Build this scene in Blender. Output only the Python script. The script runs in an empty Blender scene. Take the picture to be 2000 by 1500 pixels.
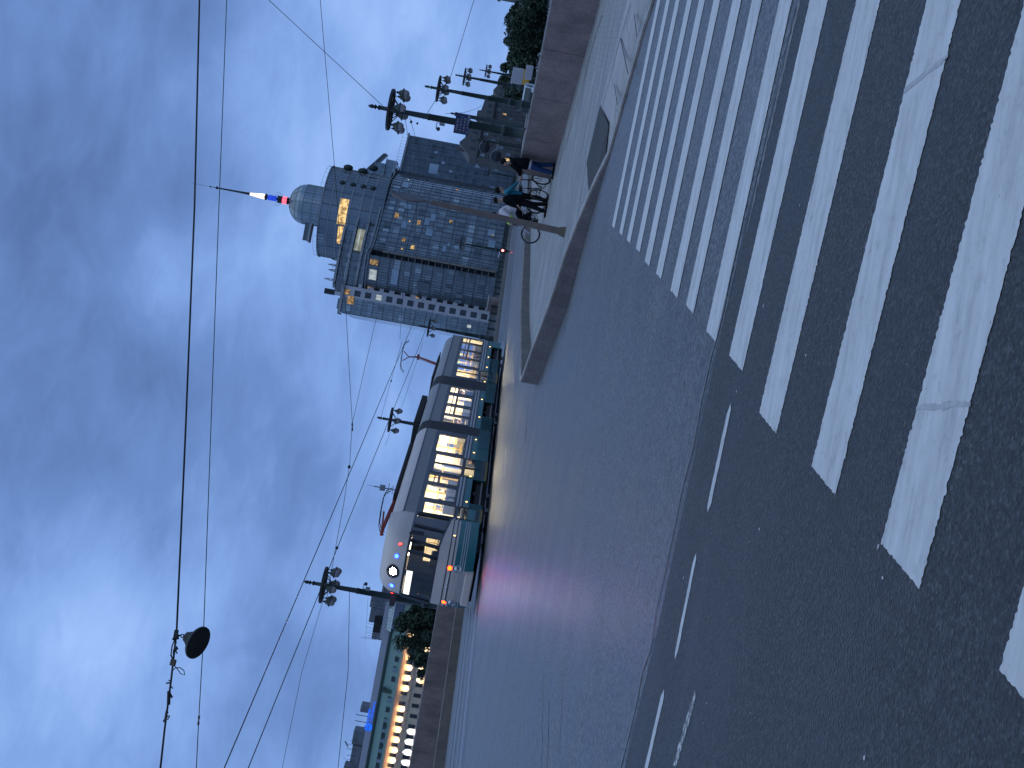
import bpy, bmesh, math, random
from mathutils import Vector, Matrix, Euler
from mathutils.geometry import tessellate_polygon
random.seed(7)
S = bpy.context.scene
COL = S.collection
PI = math.pi
# ------------------------------------------------------------------ camera
CAM_R = Vector((0.98404, 0.00546, 0.17788)); CAM_U = Vector((-0.17796, 0.03018, 0.98357)); CAM_F = Vector((0.0, 0.99953, -0.03067))
EYE = Vector((0, 0, 1.446)); FPX = 2350.0
def at(x, y, Y):                       # world point at forward distance Y seen at photo pixel (x, y)
    d = CAM_F + CAM_R*((750-y)/FPX) - CAM_U*((x-1000)/FPX)
    return EYE + d*(Y/d.y)
def atw(x, y, w):                      # world point on the vertical plane w of the bridge frame
    d = CAM_F + CAM_R*((750-y)/FPX) - CAM_U*((x-1000)/FPX)
    return EYE + d*(w/(d.x*NB.x + d.y*NB.y))
EB = Vector((0.2625, 0.9649, 0)).normalized(); NB = Vector((0.9649, -0.2625, 0)).normalized()
def br(s, w, z=0.0):                   # bridge frame: s along, w to the right
    return EB*s + NB*w + Vector((0, 0, z))
BANG = math.atan2(EB.y, EB.x)
cam = bpy.data.cameras.new('camera'); camo = bpy.data.objects.new('camera', cam); COL.objects.link(camo)
cam.sensor_fit = 'HORIZONTAL'; cam.sensor_width = 36; cam.lens = FPX/2000*36; cam.clip_start = 0.1; cam.clip_end = 6000
mx, my, mz = -CAM_U, CAM_R, -CAM_F
camo.matrix_world = Matrix(((mx.x, my.x, mz.x, 0), (mx.y, my.y, mz.y, 0), (mx.z, my.z, mz.z, EYE.z), (0, 0, 0, 1)))
S.camera = camo
# ------------------------------------------------------------------ materials
def N(nt, t, **k):
    n = nt.nodes.new(t)
    for a, v in k.items():
        if a in n.inputs.keys(): n.inputs[a].default_value = v
        else: setattr(n, a, v)
    return n
def L(nt, a, b): nt.links.new(a, b)
def newmat(name):
    m = bpy.data.materials.new(name); m.use_nodes = True
    nt = m.node_tree; nt.nodes.clear()
    out = N(nt, 'ShaderNodeOutputMaterial'); p = N(nt, 'ShaderNodeBsdfPrincipled'); L(nt, p.outputs[0], out.inputs[0])
    return m, nt, p, out
def c4(c): return (c[0], c[1], c[2], 1)
def ramp(nt, fac, stops):
    r = N(nt, 'ShaderNodeValToRGB'); e = r.color_ramp.elements
    while len(e) < len(stops): e.new(0.5)
    for i, (p, c) in enumerate(stops): e[i].position = p; e[i].color = c4(c) if hasattr(c, '__len__') else (c, c, c, 1)
    L(nt, fac, r.inputs[0]); return r
def mat(name, col, rough=0.6, metal=0.0, var=0.15, scale=3.0, bump=0.0, bscale=40.0, spec=0.5, detail=5):
    m, nt, p, out = newmat(name)
    tc = N(nt, 'ShaderNodeTexCoord'); no = N(nt, 'ShaderNodeTexNoise', Scale=scale, Detail=detail, Roughness=0.6)
    L(nt, tc.outputs['Object'], no.inputs['Vector'])
    lo = tuple(c*(1-var) for c in col); hi = tuple(min(1, c*(1+var)) for c in col)
    r = ramp(nt, no.outputs[0], [(0.3, lo), (0.7, hi)]); L(nt, r.outputs[0], p.inputs['Base Color'])
    rr = ramp(nt, no.outputs[0], [(0.3, max(0.02, rough*0.85)), (0.7, min(1, rough*1.15))]); L(nt, rr.outputs[0], p.inputs['Roughness'])
    p.inputs['Metallic'].default_value = metal; p.inputs['Specular IOR Level'].default_value = spec
    if bump > 0:
        n2 = N(nt, 'ShaderNodeTexNoise', Scale=bscale, Detail=4.0); L(nt, tc.outputs['Object'], n2.inputs['Vector'])
        b = N(nt, 'ShaderNodeBump', Strength=bump, Distance=0.01); L(nt, n2.outputs[0], b.inputs['Height']); L(nt, b.outputs[0], p.inputs['Normal'])
    return m
def emit(name, col, strength, var=0.0, scale=8.0):
    m = bpy.data.materials.new(name); m.use_nodes = True; nt = m.node_tree; nt.nodes.clear()
    out = N(nt, 'ShaderNodeOutputMaterial'); e = N(nt, 'ShaderNodeEmission', Color=c4(col), Strength=strength); L(nt, e.outputs[0], out.inputs[0])
    if var > 0:
        tc = N(nt, 'ShaderNodeTexCoord'); no = N(nt, 'ShaderNodeTexNoise', Scale=scale, Detail=3.0); L(nt, tc.outputs['Object'], no.inputs[0])
        r = ramp(nt, no.outputs[0], [(0.38, tuple(c*(1-var) for c in col)), (0.62, col)]); L(nt, r.outputs[0], e.inputs[0])
    return m
def glass_mat(name, tint=(0.9, 0.95, 1.0), gl=0.12, rough=0.03):
    m = bpy.data.materials.new(name); m.use_nodes = True; nt = m.node_tree; nt.nodes.clear()
    out = N(nt, 'ShaderNodeOutputMaterial'); t = N(nt, 'ShaderNodeBsdfTransparent', Color=c4(tint)); g = N(nt, 'ShaderNodeBsdfGlossy', Color=(1, 1, 1, 1), Roughness=rough)
    lw = N(nt, 'ShaderNodeLayerWeight', Blend=0.5); pw = N(nt, 'ShaderNodeMath', operation='POWER'); pw.inputs[1].default_value = 4.0; L(nt, lw.outputs['Facing'], pw.inputs[0])
    ad = N(nt, 'ShaderNodeMath', operation='MULTIPLY_ADD'); ad.inputs[1].default_value = 0.42; ad.inputs[2].default_value = gl*0.30
    L(nt, pw.outputs[0], ad.inputs[0]); ad.use_clamp = True
    mx_ = N(nt, 'ShaderNodeMixShader'); L(nt, ad.outputs[0], mx_.inputs[0]); L(nt, t.outputs[0], mx_.inputs[1]); L(nt, g.outputs[0], mx_.inputs[2]); L(nt, mx_.outputs[0], out.inputs[0])
    return m
def asphalt(name, base, chips, rough, coarse):
    m, nt, p, out = newmat(name)
    geo = N(nt, 'ShaderNodeNewGeometry')
    v = N(nt, 'ShaderNodeTexVoronoi', Scale=coarse, feature='F1'); L(nt, geo.outputs['Position'], v.inputs['Vector'])
    wn = N(nt, 'ShaderNodeSeparateColor'); L(nt, v.outputs['Color'], wn.inputs[0])
    r1 = ramp(nt, wn.outputs[0], [(0.0, tuple(c*0.40 for c in base)), (0.5, base), (0.88, tuple(c*1.75 for c in base)), (1.0, chips)])
    n1 = N(nt, 'ShaderNodeTexNoise', Scale=0.55, Detail=7.0, Roughness=0.65); L(nt, geo.outputs['Position'], n1.inputs['Vector'])
    # long wear bands along the traffic
    mp = N(nt, 'ShaderNodeMapping'); mp.inputs['Rotation'].default_value = (0, 0, 0.22); mp.inputs['Scale'].default_value = (0.06, 1.1, 1)
    L(nt, geo.outputs['Position'], mp.inputs['Vector']); n2 = N(nt, 'ShaderNodeTexNoise', Scale=1.0, Detail=5.0); L(nt, mp.outputs[0], n2.inputs['Vector'])
    ad = N(nt, 'ShaderNodeMath', operation='ADD'); L(nt, n1.outputs[0], ad.inputs[0]); L(nt, n2.outputs[0], ad.inputs[1])
    r2 = ramp(nt, ad.outputs[0], [(0.35, 0.0), (0.65, 1.0)]); r2.color_ramp.elements[0].position = 0.38
    hf = N(nt, 'ShaderNodeMath', operation='MULTIPLY'); hf.inputs[1].default_value = 0.5; L(nt, ad.outputs[0], hf.inputs[0]); L(nt, hf.outputs[0], r2.inputs[0])
    mm = N(nt, 'ShaderNodeMix', data_type='RGBA', blend_type='MULTIPLY'); mm.inputs[0].default_value = 1.0
    r3 = ramp(nt, r2.outputs[0], [(0.0, 0.72), (1.0, 1.22)])
    L(nt, r1.outputs[0], mm.inputs[6]); L(nt, r3.outputs[0], mm.inputs[7]); L(nt, mm.outputs[2], p.inputs['Base Color'])
    rr = ramp(nt, r2.outputs[0], [(0.0, rough*0.85), (1.0, min(1, rough*1.2))]); L(nt, rr.outputs[0], p.inputs['Roughness'])
    b = N(nt, 'ShaderNodeBump', Strength=0.9, Distance=0.009); L(nt, v.outputs['Distance'], b.inputs['Height'])
    n4 = N(nt, 'ShaderNodeTexNoise', Scale=coarse*0.35, Detail=3.0); L(nt, geo.outputs['Position'], n4.inputs['Vector'])
    b2 = N(nt, 'ShaderNodeBump', Strength=0.35, Distance=0.008); L(nt, n4.outputs[0], b2.inputs['Height']); L(nt, b.outputs[0], b2.inputs['Normal']); L(nt, b2.outputs[0], p.inputs['Normal'])
    return m
def paint_mat():
    m, nt, p, out = newmat('road_paint')
    geo = N(nt, 'ShaderNodeNewGeometry')
    mp = N(nt, 'ShaderNodeMapping'); mp.inputs['Rotation'].default_value = (0, 0, 0.2176); mp.inputs['Scale'].default_value = (1.2, 7, 1); L(nt, geo.outputs['Position'], mp.inputs['Vector'])
    n1 = N(nt, 'ShaderNodeTexNoise', Scale=1.6, Detail=8.0, Roughness=0.7); L(nt, mp.outputs[0], n1.inputs['Vector'])
    r1 = ramp(nt, n1.outputs[0], [(0.28, (0.40, 0.395, 0.395)), (0.5, (0.56, 0.555, 0.55)), (0.72, (0.67, 0.665, 0.655))])
    n2 = N(nt, 'ShaderNodeTexNoise', Scale=11.0, Detail=6.0, Roughness=0.75); L(nt, geo.outputs['Position'], n2.inputs['Vector'])
    r2 = ramp(nt, n2.outputs[0], [(0.28, 0.66), (0.45, 0.94), (0.7, 1.0)])
    mm = N(nt, 'ShaderNodeMix', data_type='RGBA', blend_type='MULTIPLY'); mm.inputs[0].default_value = 1.0
    L(nt, r1.outputs[0], mm.inputs[6]); L(nt, r2.outputs[0], mm.inputs[7])
    # worn through spots show the asphalt
    n3 = N(nt, 'ShaderNodeTexNoise', Scale=30.0, Detail=5.0, Roughness=0.7); L(nt, geo.outputs['Position'], n3.inputs['Vector'])
    r3 = ramp(nt, n3.outputs[0], [(0.285, 0.0), (0.335, 1.0)])
    m2 = N(nt, 'ShaderNodeMix', data_type='RGBA'); m2.inputs[6].default_value = (0.09, 0.09, 0.095, 1); L(nt, r3.outputs[0], m2.inputs[0]); L(nt, mm.outputs[2], m2.inputs[7])
    L(nt, m2.outputs[2], p.inputs['Base Color']); p.inputs['Roughness'].default_value = 0.62
    v = N(nt, 'ShaderNodeTexNoise', Scale=90.0, Detail=4.0); L(nt, geo.outputs['Position'], v.inputs['Vector'])
    b = N(nt, 'ShaderNodeBump', Strength=0.22, Distance=0.004); L(nt, v.outputs[0], b.inputs['Height']); L(nt, b.outputs[0], p.inputs['Normal'])
    return m
def paver_mat(name, base, bw, bh, ang, mortar=0.012, var=0.22, rough=0.6, use='pos'):
    m, nt, p, out = newmat(name)
    geo = N(nt, 'ShaderNodeNewGeometry'); mp = N(nt, 'ShaderNodeMapping'); mp.inputs['Rotation'].default_value = (0, 0, ang); L(nt, geo.outputs['Position'], mp.inputs['Vector'])
    br_ = N(nt, 'ShaderNodeTexBrick', Scale=1.0); br_.inputs['Brick Width'].default_value = bw; br_.inputs['Row Height'].default_value = bh; br_.inputs['Mortar Size'].default_value = mortar
    br_.inputs['Color1'].default_value = c4(tuple(c*(1-var) for c in base)); br_.inputs['Color2'].default_value = c4(tuple(c*(1+var) for c in base)); br_.inputs['Mortar'].default_value = c4(tuple(c*0.6 for c in base))
    L(nt, mp.outputs[0], br_.inputs['Vector'])
    n = N(nt, 'ShaderNodeTexNoise', Scale=1.3, Detail=7.0, Roughness=0.7); L(nt, geo.outputs['Position'], n.inputs['Vector'])
    r = ramp(nt, n.outputs[0], [(0.3, 0.7), (0.7, 1.2)]); mp2 = N(nt, 'ShaderNodeMapping'); mp2.inputs['Rotation'].default_value = (0, 0, 0.12); mp2.inputs['Scale'].default_value = (0.22, 2.6, 1); L(nt, geo.outputs['Position'], mp2.inputs['Vector'])
    ns_ = N(nt, 'ShaderNodeTexNoise', Scale=1.0, Detail=6.0, Roughness=0.65); L(nt, mp2.outputs[0], ns_.inputs['Vector']); rs_ = ramp(nt, ns_.outputs[0], [(0.32, 0.55), (0.5, 0.95), (0.68, 1.35)])
    m0 = N(nt, 'ShaderNodeMix', data_type='RGBA', blend_type='MULTIPLY'); m0.inputs[0].default_value = 0.85 if bw < 1 else 0.4; L(nt, br_.outputs[0], m0.inputs[6]); L(nt, rs_.outputs[0], m0.inputs[7])
    mm = N(nt, 'ShaderNodeMix', data_type='RGBA', blend_type='MULTIPLY'); mm.inputs[0].default_value = 1.0
    L(nt, m0.outputs[2], mm.inputs[6]); L(nt, r.outputs[0], mm.inputs[7]); L(nt, mm.outputs[2], p.inputs['Base Color'])
    rr = ramp(nt, n.outputs[0], [(0.3, rough*0.8), (0.7, min(1, rough*1.2))]); L(nt, rr.outputs[0], p.inputs['Roughness'])
    b = N(nt, 'ShaderNodeBump', Strength=0.5, Distance=0.01, invert=True); L(nt, br_.outputs['Fac'], b.inputs['Height'])
    L(nt, b.outputs[0], p.inputs['Normal'])
    return m
def granite(name, col):
    m, nt, p, out = newmat(name)
    geo = N(nt, 'ShaderNodeNewGeometry')
    v = N(nt, 'ShaderNodeTexVoronoi', Scale=70.0); L(nt, geo.outputs['Position'], v.inputs['Vector']); sc = N(nt, 'ShaderNodeSeparateColor'); L(nt, v.outputs['Color'], sc.inputs[0])
    r = ramp(nt, sc.outputs[0], [(0.0, tuple(c*0.6 for c in col)), (0.5, col), (1.0, tuple(c*1.45 for c in col))])
    n = N(nt, 'ShaderNodeTexNoise', Scale=1.1, Detail=8.0, Roughness=0.7); L(nt, geo.outputs['Position'], n.inputs['Vector'])
    r2 = ramp(nt, n.outputs[0], [(0.32, 0.62), (0.68, 1.22)]); mm = N(nt, 'ShaderNodeMix', data_type='RGBA', blend_type='MULTIPLY'); mm.inputs[0].default_value = 1.0
    L(nt, r.outputs[0], mm.inputs[6]); L(nt, r2.outputs[0], mm.inputs[7]); L(nt, mm.outputs[2], p.inputs['Base Color']); p.inputs['Roughness'].default_value = 0.75
    b = N(nt, 'ShaderNodeBump', Strength=0.4, Distance=0.01); L(nt, sc.outputs[1], b.inputs['Height']); L(nt, b.outputs[0], p.inputs['Normal'])
    return m
def curtain_mat(name, dark, mid, light, pw, ph, seed, metal=0.5, rough=0.16, lightfrac=0.86, spandrel=0.34, joint=None):
    # curtain wall: each window of each floor has its own tone, over a plainer spandrel band; UV in metres
    m, nt, p, out = newmat(name)
    uv = N(nt, 'ShaderNodeUVMap'); sx = N(nt, 'ShaderNodeSeparateXYZ'); L(nt, uv.outputs[0], sx.inputs[0])
    def mth(op, a, b=None):
        n = N(nt, 'ShaderNodeMath', operation=op)
        for i, q in enumerate((a, b)):
            if q is None: continue
            if hasattr(q, 'links'): L(nt, q, n.inputs[i])
            else: n.inputs[i].default_value = q
        return n.outputs[0]
    dx = mth('DIVIDE', sx.outputs[0], pw); dy = mth('DIVIDE', sx.outputs[1], ph)
    fx, frx, fy, fry = mth('FLOOR', dx), mth('FRACT', dx), mth('FLOOR', dy), mth('FRACT', dy)
    fX = mth('FLOOR', mth('DIVIDE', dx, 4.0))
    def rnd(a, b, w):
        cb = N(nt, 'ShaderNodeCombineXYZ'); L(nt, a, cb.inputs[0]); L(nt, b, cb.inputs[1]); cb.inputs[2].default_value = w
        wn = N(nt, 'ShaderNodeTexWhiteNoise', noise_dimensions='3D'); L(nt, cb.outputs[0], wn.inputs['Vector']); return wn.outputs['Value']
    isp = mth('GREATER_THAN', fry, 1-spandrel)
    va = mth('ADD', mth('MULTIPLY', rnd(fX, fy, seed+3.3), 0.45), mth('MULTIPLY', rnd(fx, fy, seed), 0.55))
    vs_ = mth('ADD', mth('MULTIPLY', rnd(fX, fy, seed+8.1), 0.12), mth('MULTIPLY', rnd(fx, fy, seed+5.7), 0.14))
    mv = N(nt, 'ShaderNodeMix', data_type='FLOAT'); L(nt, isp, mv.inputs[0]); L(nt, va, mv.inputs[2]); L(nt, mth('ADD', vs_, 0.30), mv.inputs[3])
    r = ramp(nt, mv.outputs[0], [(0.10, dark), (0.48, mid), (lightfrac-0.10, tuple(c*1.22 for c in mid)), (lightfrac, light)])
    def edge(fr, t): return mth('GREATER_THAN', mth('ABSOLUTE', mth('SUBTRACT', fr, 0.5)), 0.5-t)
    e3 = mth('LESS_THAN', mth('ABSOLUTE', mth('SUBTRACT', fry, 1-spandrel)), 0.014)
    jt = mth('MAXIMUM', mth('MAXIMUM', edge(frx, 0.03), edge(fry, 0.018)), e3)
    mm = N(nt, 'ShaderNodeMix', data_type='RGBA'); mm.inputs[7].default_value = c4(joint or tuple(c*0.42 for c in mid)); L(nt, jt, mm.inputs[0]); L(nt, r.outputs[0], mm.inputs[6]); L(nt, mm.outputs[2], p.inputs['Base Color'])
    p.inputs['Metallic'].default_value = metal; p.inputs['Roughness'].default_value = rough
    nn = N(nt, 'ShaderNodeTexNoise', Scale=0.35, Detail=2.0); L(nt, uv.outputs[0], nn.inputs['Vector'])
    b = N(nt, 'ShaderNodeBump', Strength=0.10, Distance=0.3); L(nt, nn.outputs[0], b.inputs['Height']); L(nt, b.outputs[0], p.inputs['Normal'])
    return m
def leaf_mat(name, a, b):
    m, nt, p, out = newmat(name)
    oi = N(nt, 'ShaderNodeNewGeometry'); r = ramp(nt, oi.outputs['Random Per Island'], [(0.0, a), (1.0, b)]); L(nt, r.outputs[0], p.inputs['Base Color']); p.inputs['Roughness'].default_value = 0.7
    return m
M = {
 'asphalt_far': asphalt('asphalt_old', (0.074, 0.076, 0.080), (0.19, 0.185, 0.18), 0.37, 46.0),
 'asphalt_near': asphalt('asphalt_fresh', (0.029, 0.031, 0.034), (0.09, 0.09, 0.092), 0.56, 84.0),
 'paint': paint_mat(),
 'pavers': paver_mat('pavers', (0.27, 0.268, 0.265), 0.22, 0.11, 0.28, mortar=0.006, var=0.12),
 'slabs': paver_mat('granite_slabs', (0.33, 0.31, 0.305), 2.1, 1.2, 0.52, mortar=0.012, var=0.06),
 'patch': asphalt('asphalt_patch', (0.032, 0.032, 0.034), (0.09, 0.09, 0.09), 0.75, 60.0),
 'granite_pink': granite('granite_pink', (0.22, 0.168, 0.155)),
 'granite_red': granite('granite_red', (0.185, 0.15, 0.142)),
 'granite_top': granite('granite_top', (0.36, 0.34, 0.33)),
 'granite_kerb': granite('granite_kerb', (0.19, 0.175, 0.155)),
 'rail': mat('rail_steel', (0.72, 0.71, 0.70), 0.20, 1.0, 0.08, 2.0),
 'railbed': mat('rail_bed', (0.085, 0.085, 0.088), 0.34, 0, 0.3, 1.5),
 'iron_green': mat('green_iron', (0.010, 0.024, 0.022), 0.5, 0.0, 0.3, 4.0),
 'iron_black': mat('black_iron', (0.012, 0.014, 0.015), 0.5, 0.0, 0.3, 6.0),
 'globe': mat('frosted_globe', (0.30, 0.29, 0.30), 0.35, 0.0, 0.08, 3.0),
 'cream': mat('tram_cream', (0.54, 0.46, 0.41), 0.38, 0.0, 0.06, 1.2),
 'roofgrey': mat('tram_roof_grey', (0.235, 0.23, 0.225), 0.5, 0.0, 0.12, 1.0),
 'teal': mat('tram_teal', (0.022, 0.15, 0.165), 0.3, 0.0, 0.12, 1.5),
 'stripe': mat('tram_stripe', (0.42, 0.43, 0.44), 0.35, 0.3, 0.08, 2.0),
 'blackpaint': mat('black_paint', (0.010, 0.012, 0.016), 0.25, 0.0, 0.2, 3.0),
 'rubber': mat('rubber', (0.018, 0.018, 0.020), 0.8, 0.0, 0.25, 8.0),
 'bellows': mat('bellows_fabric', (0.055, 0.060, 0.068), 0.85, 0.0, 0.2, 5.0),
 'chassis': mat('dark_chassis', (0.008, 0.008, 0.009), 0.8, 0.0, 0.3, 5.0),
 'glass': glass_mat('clear_glass'),
 'cabglass': glass_mat('tinted_cab_glass', (0.30, 0.33, 0.36), 0.16),
 'interior': mat('tram_interior', (0.74, 0.67, 0.55), 0.5, 0.0, 0.08, 1.5),
 'intfloor': mat('tram_floor', (0.16, 0.15, 0.14), 0.6, 0.0, 0.2, 3.0),
 'seat': mat('seat_blue', (0.05, 0.07, 0.12), 0.8, 0.0, 0.3, 6.0),
 'seatgrey': mat('seat_grey', (0.22, 0.21, 0.20), 0.7, 0.0, 0.2, 6.0),
 'step': mat('worn_step', (0.16, 0.13, 0.03), 0.6, 0.0, 0.2, 6.0),
 'yellow': mat('yellow_rail', (0.75, 0.48, 0.04), 0.35, 0.0, 0.1, 6.0),
 'chrome': mat('chrome', (0.55, 0.55, 0.56), 0.12, 1.0, 0.05, 4.0),
 'redmetal': mat('red_metal', (0.22, 0.022, 0.012), 0.5, 0.0, 0.3, 6.0),
 'steel': mat('grey_steel', (0.22, 0.22, 0.23), 0.4, 0.7, 0.15, 5.0),
 'pole_brown': mat('weathered_pole', (0.14, 0.105, 0.09), 0.7, 0.0, 0.25, 5.0, 0.3, 30),
 'signback': mat('sign_back', (0.09, 0.08, 0.078), 0.55, 0.4, 0.2, 5.0),
 'navy': mat('navy_plate', (0.010, 0.016, 0.07), 0.4, 0.0, 0.15, 3.0),
 'white': mat('white_lettering', (0.42, 0.42, 0.45), 0.5, 0.0, 0.05, 3.0),
 'orange': mat('orange_board', (0.55, 0.30, 0.03), 0.5, 0.0, 0.08, 3.0),
 'stone': mat('grey_stone', (0.085, 0.087, 0.088), 0.8, 0.0, 0.35, 0.3, 0.3, 4.0),
 'stone2': mat('pale_stone', (0.10, 0.104, 0.108), 0.8, 0.0, 0.18, 0.25, 0.3, 4.0),
 'tin': mat('tin_roof', (0.14, 0.15, 0.16), 0.5, 0.3, 0.2, 0.4),
 'winglass': mat('window_glass', (0.03, 0.04, 0.05), 0.08, 0.2, 0.3, 0.2),
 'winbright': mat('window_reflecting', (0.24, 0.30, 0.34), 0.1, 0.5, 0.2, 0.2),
 'cream_wall': mat('cream_stucco', (0.58, 0.50, 0.37), 0.85, 0.0, 0.08, 0.3),
 'cream_trim': mat('cornice_stucco', (0.60, 0.42, 0.30), 0.8, 0.0, 0.06, 0.3),
 'green_roof': mat('green_roof', (0.105, 0.20, 0.185), 0.55, 0.0, 0.10, 0.12),
 'green_edge': mat('green_edge', (0.045, 0.075, 0.06), 0.6, 0.0, 0.15, 0.3),
 'grey_attic': mat('grey_attic', (0.33, 0.34, 0.39), 0.7, 0.0, 0.08, 0.1),
 'blue_attic': mat('blue_attic', (0.035, 0.06, 0.13), 0.4, 0.0, 0.12, 0.1),
 'penthouse': mat('rooftop_panel', (0.13, 0.15, 0.17), 0.6, 0.2, 0.25, 0.5),
 'office_grid': mat('office_mullion', (0.075, 0.092, 0.105), 0.45, 0.3, 0.15, 0.5),
 'office_trim': mat('office_cornice', (0.24, 0.27, 0.29), 0.5, 0.2, 0.15, 0.4),
 'office_white': mat('office_white_cladding', (0.42, 0.43, 0.46), 0.6, 0.0, 0.08, 0.2),
 'office_beige': mat('beige_riser', (0.26, 0.25, 0.22), 0.6, 0.0, 0.15, 0.5),
 'curtain': curtain_mat('curtain_wall', (0.075, 0.095, 0.105), (0.16, 0.195, 0.213), (0.34, 0.40, 0.42), 1.62, 3.55, 1.0, metal=0.4, joint=(0.075, 0.09, 0.097)),
 'curtain_dark': curtain_mat('curtain_wall_dark', (0.035, 0.047, 0.056), (0.07, 0.09, 0.103), (0.24, 0.30, 0.32), 1.9, 3.55, 5.0, lightfrac=0.92, spandrel=0.45, joint=(0.17, 0.21, 0.235)),
 'curtain_light': curtain_mat('curtain_wall_pale', (0.13, 0.165, 0.18), (0.19, 0.235, 0.255), (0.33, 0.40, 0.43), 1.9, 3.55, 9.0, spandrel=0.5),
 'curtain_dome': curtain_mat('dome_glass', (0.16, 0.205, 0.225), (0.20, 0.25, 0.275), (0.28, 0.34, 0.365), 3.66, 3.1, 12.0, lightfrac=0.92, spandrel=0.0),
 'curtain_drum': curtain_mat('drum_glass', (0.115, 0.15, 0.17), (0.15, 0.19, 0.215), (0.22, 0.27, 0.30), 5.2, 3.6, 15.0, lightfrac=0.92, spandrel=0.16),
 'drum_frame': mat('drum_frame', (0.25, 0.29, 0.31), 0.5, 0.2, 0.1, 0.4),
 'bark': mat('bark', (0.05, 0.04, 0.032), 0.9, 0.0, 0.3, 4.0),
 'leaf_dark': leaf_mat('leaves_dark', (0.020, 0.042, 0.026), (0.045, 0.078, 0.045)),
 'leaf_mid': leaf_mat('leaves_mid', (0.030, 0.055, 0.033), (0.062, 0.10, 0.058)),
 'skin': mat('skin', (0.40, 0.24, 0.17), 0.55, 0.0, 0.06, 6.0),
 'jacket_black': mat('black_cloth', (0.005, 0.006, 0.008), 0.85, 0.0, 0.3, 8.0, spec=0.08),
 'jeans': mat('blue_denim', (0.018, 0.045, 0.12), 0.85, 0.0, 0.25, 8.0, spec=0.08),
 'tealcloth': mat('teal_cloth', (0.02, 0.16, 0.22), 0.7, 0.0, 0.25, 8.0, spec=0.08),
 'whitecloth': mat('pale_cloth', (0.50, 0.47, 0.50), 0.8, 0.0, 0.12, 8.0, spec=0.08),
 'hivis': mat('hi_vis_yellow', (0.55, 0.85, 0.04), 0.5, 0.0, 0.05, 5.0),
 'darkcloth': mat('dark_trousers', (0.009, 0.009, 0.012), 0.85, 0.0, 0.25, 8.0, spec=0.08),
 'greycloth': mat('grey_cloth', (0.22, 0.17, 0.16), 0.8, 0.0, 0.2, 8.0, spec=0.08),
 'hair': mat('dark_hair', (0.012, 0.010, 0.009), 0.6, 0.0, 0.3, 20.0, spec=0.08),
 'shoe': mat('dark_shoe', (0.012, 0.012, 0.013), 0.6, 0.0, 0.2, 10.0, spec=0.08),
 'whiteshoe': mat('white_sole', (0.55, 0.55, 0.56), 0.6, 0.0, 0.08, 10.0),
 'yellowcoat': mat('mustard_coat', (0.42, 0.24, 0.03), 0.8, 0.0, 0.15, 8.0, spec=0.08),
 'bikeframe': mat('bike_frame_black', (0.012, 0.012, 0.014), 0.35, 0.2, 0.2, 10.0),
 'bikesilver': mat('bike_frame_silver', (0.40, 0.38, 0.40), 0.3, 0.6, 0.1, 10.0),
 'cable': mat('black_cable', (0.010, 0.011, 0.013), 0.6, 0.0, 0.2, 3.0),
 'ochre_box': mat('ochre_box', (0.11, 0.09, 0.05), 0.6, 0.0, 0.2, 6.0),
 'van_white': mat('van_paint', (0.42, 0.50, 0.55), 0.3, 0.0, 0.06, 1.0),
 'e_int': emit('tram_ceiling_light', (1.0, 0.77, 0.48), 58.0),
 'e_head': emit('headlight_white', (1.0, 0.86, 0.92), 230.0),
 'e_blue': emit('lamp_blue', (0.0010, 0.0032, 1.0), 300.0),
 'e_red': emit('lamp_red', (1.0, 0.0028, 0.0022), 170.0),
 'e_amber': emit('lamp_amber', (1.0, 0.010, 0.0005), 70.0),
 'e_side': emit('side_lamp_warm', (1.0, 0.62, 0.20), 6.0),
 'e_route': emit('route_display', (1.0, 0.97, 0.86), 5.0),
 'e_warm': emit('lit_room_warm', (1.0, 0.64, 0.32), 0.48, 0.85, 1.8),
 'e_warm_hi': emit('lit_hall', (1.0, 0.68, 0.30), 1.25, 0.72, 0.9),
 'e_cool': emit('lit_room_cool', (0.62, 0.72, 0.78), 0.75, 0.4, 0.6),
 'e_pale': emit('lit_room_pale', (0.62, 0.68, 0.56), 0.42, 0.35, 0.4),
 'e_neon': emit('neon_blue', (0.01, 0.14, 1.0), 1.7, 0.5, 0.9),
 'e_spire_red': emit('spire_red', (1.0, 0.10, 0.16), 2.4), 'e_spire_blue': emit('spire_blue', (0.03, 0.10, 1.0), 1.0, 0.5, 1.5), 'e_spire_white': emit('spire_white', (1.0, 0.86, 0.74), 2.2, 0.3, 1.0),
 'e_pinlight': emit('pin_light', (1.0, 0.8, 0.5), 6.0),
 'e_traffic': emit('traffic_red', (1.0, 0.12, 0.10), 14.0),
}
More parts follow.
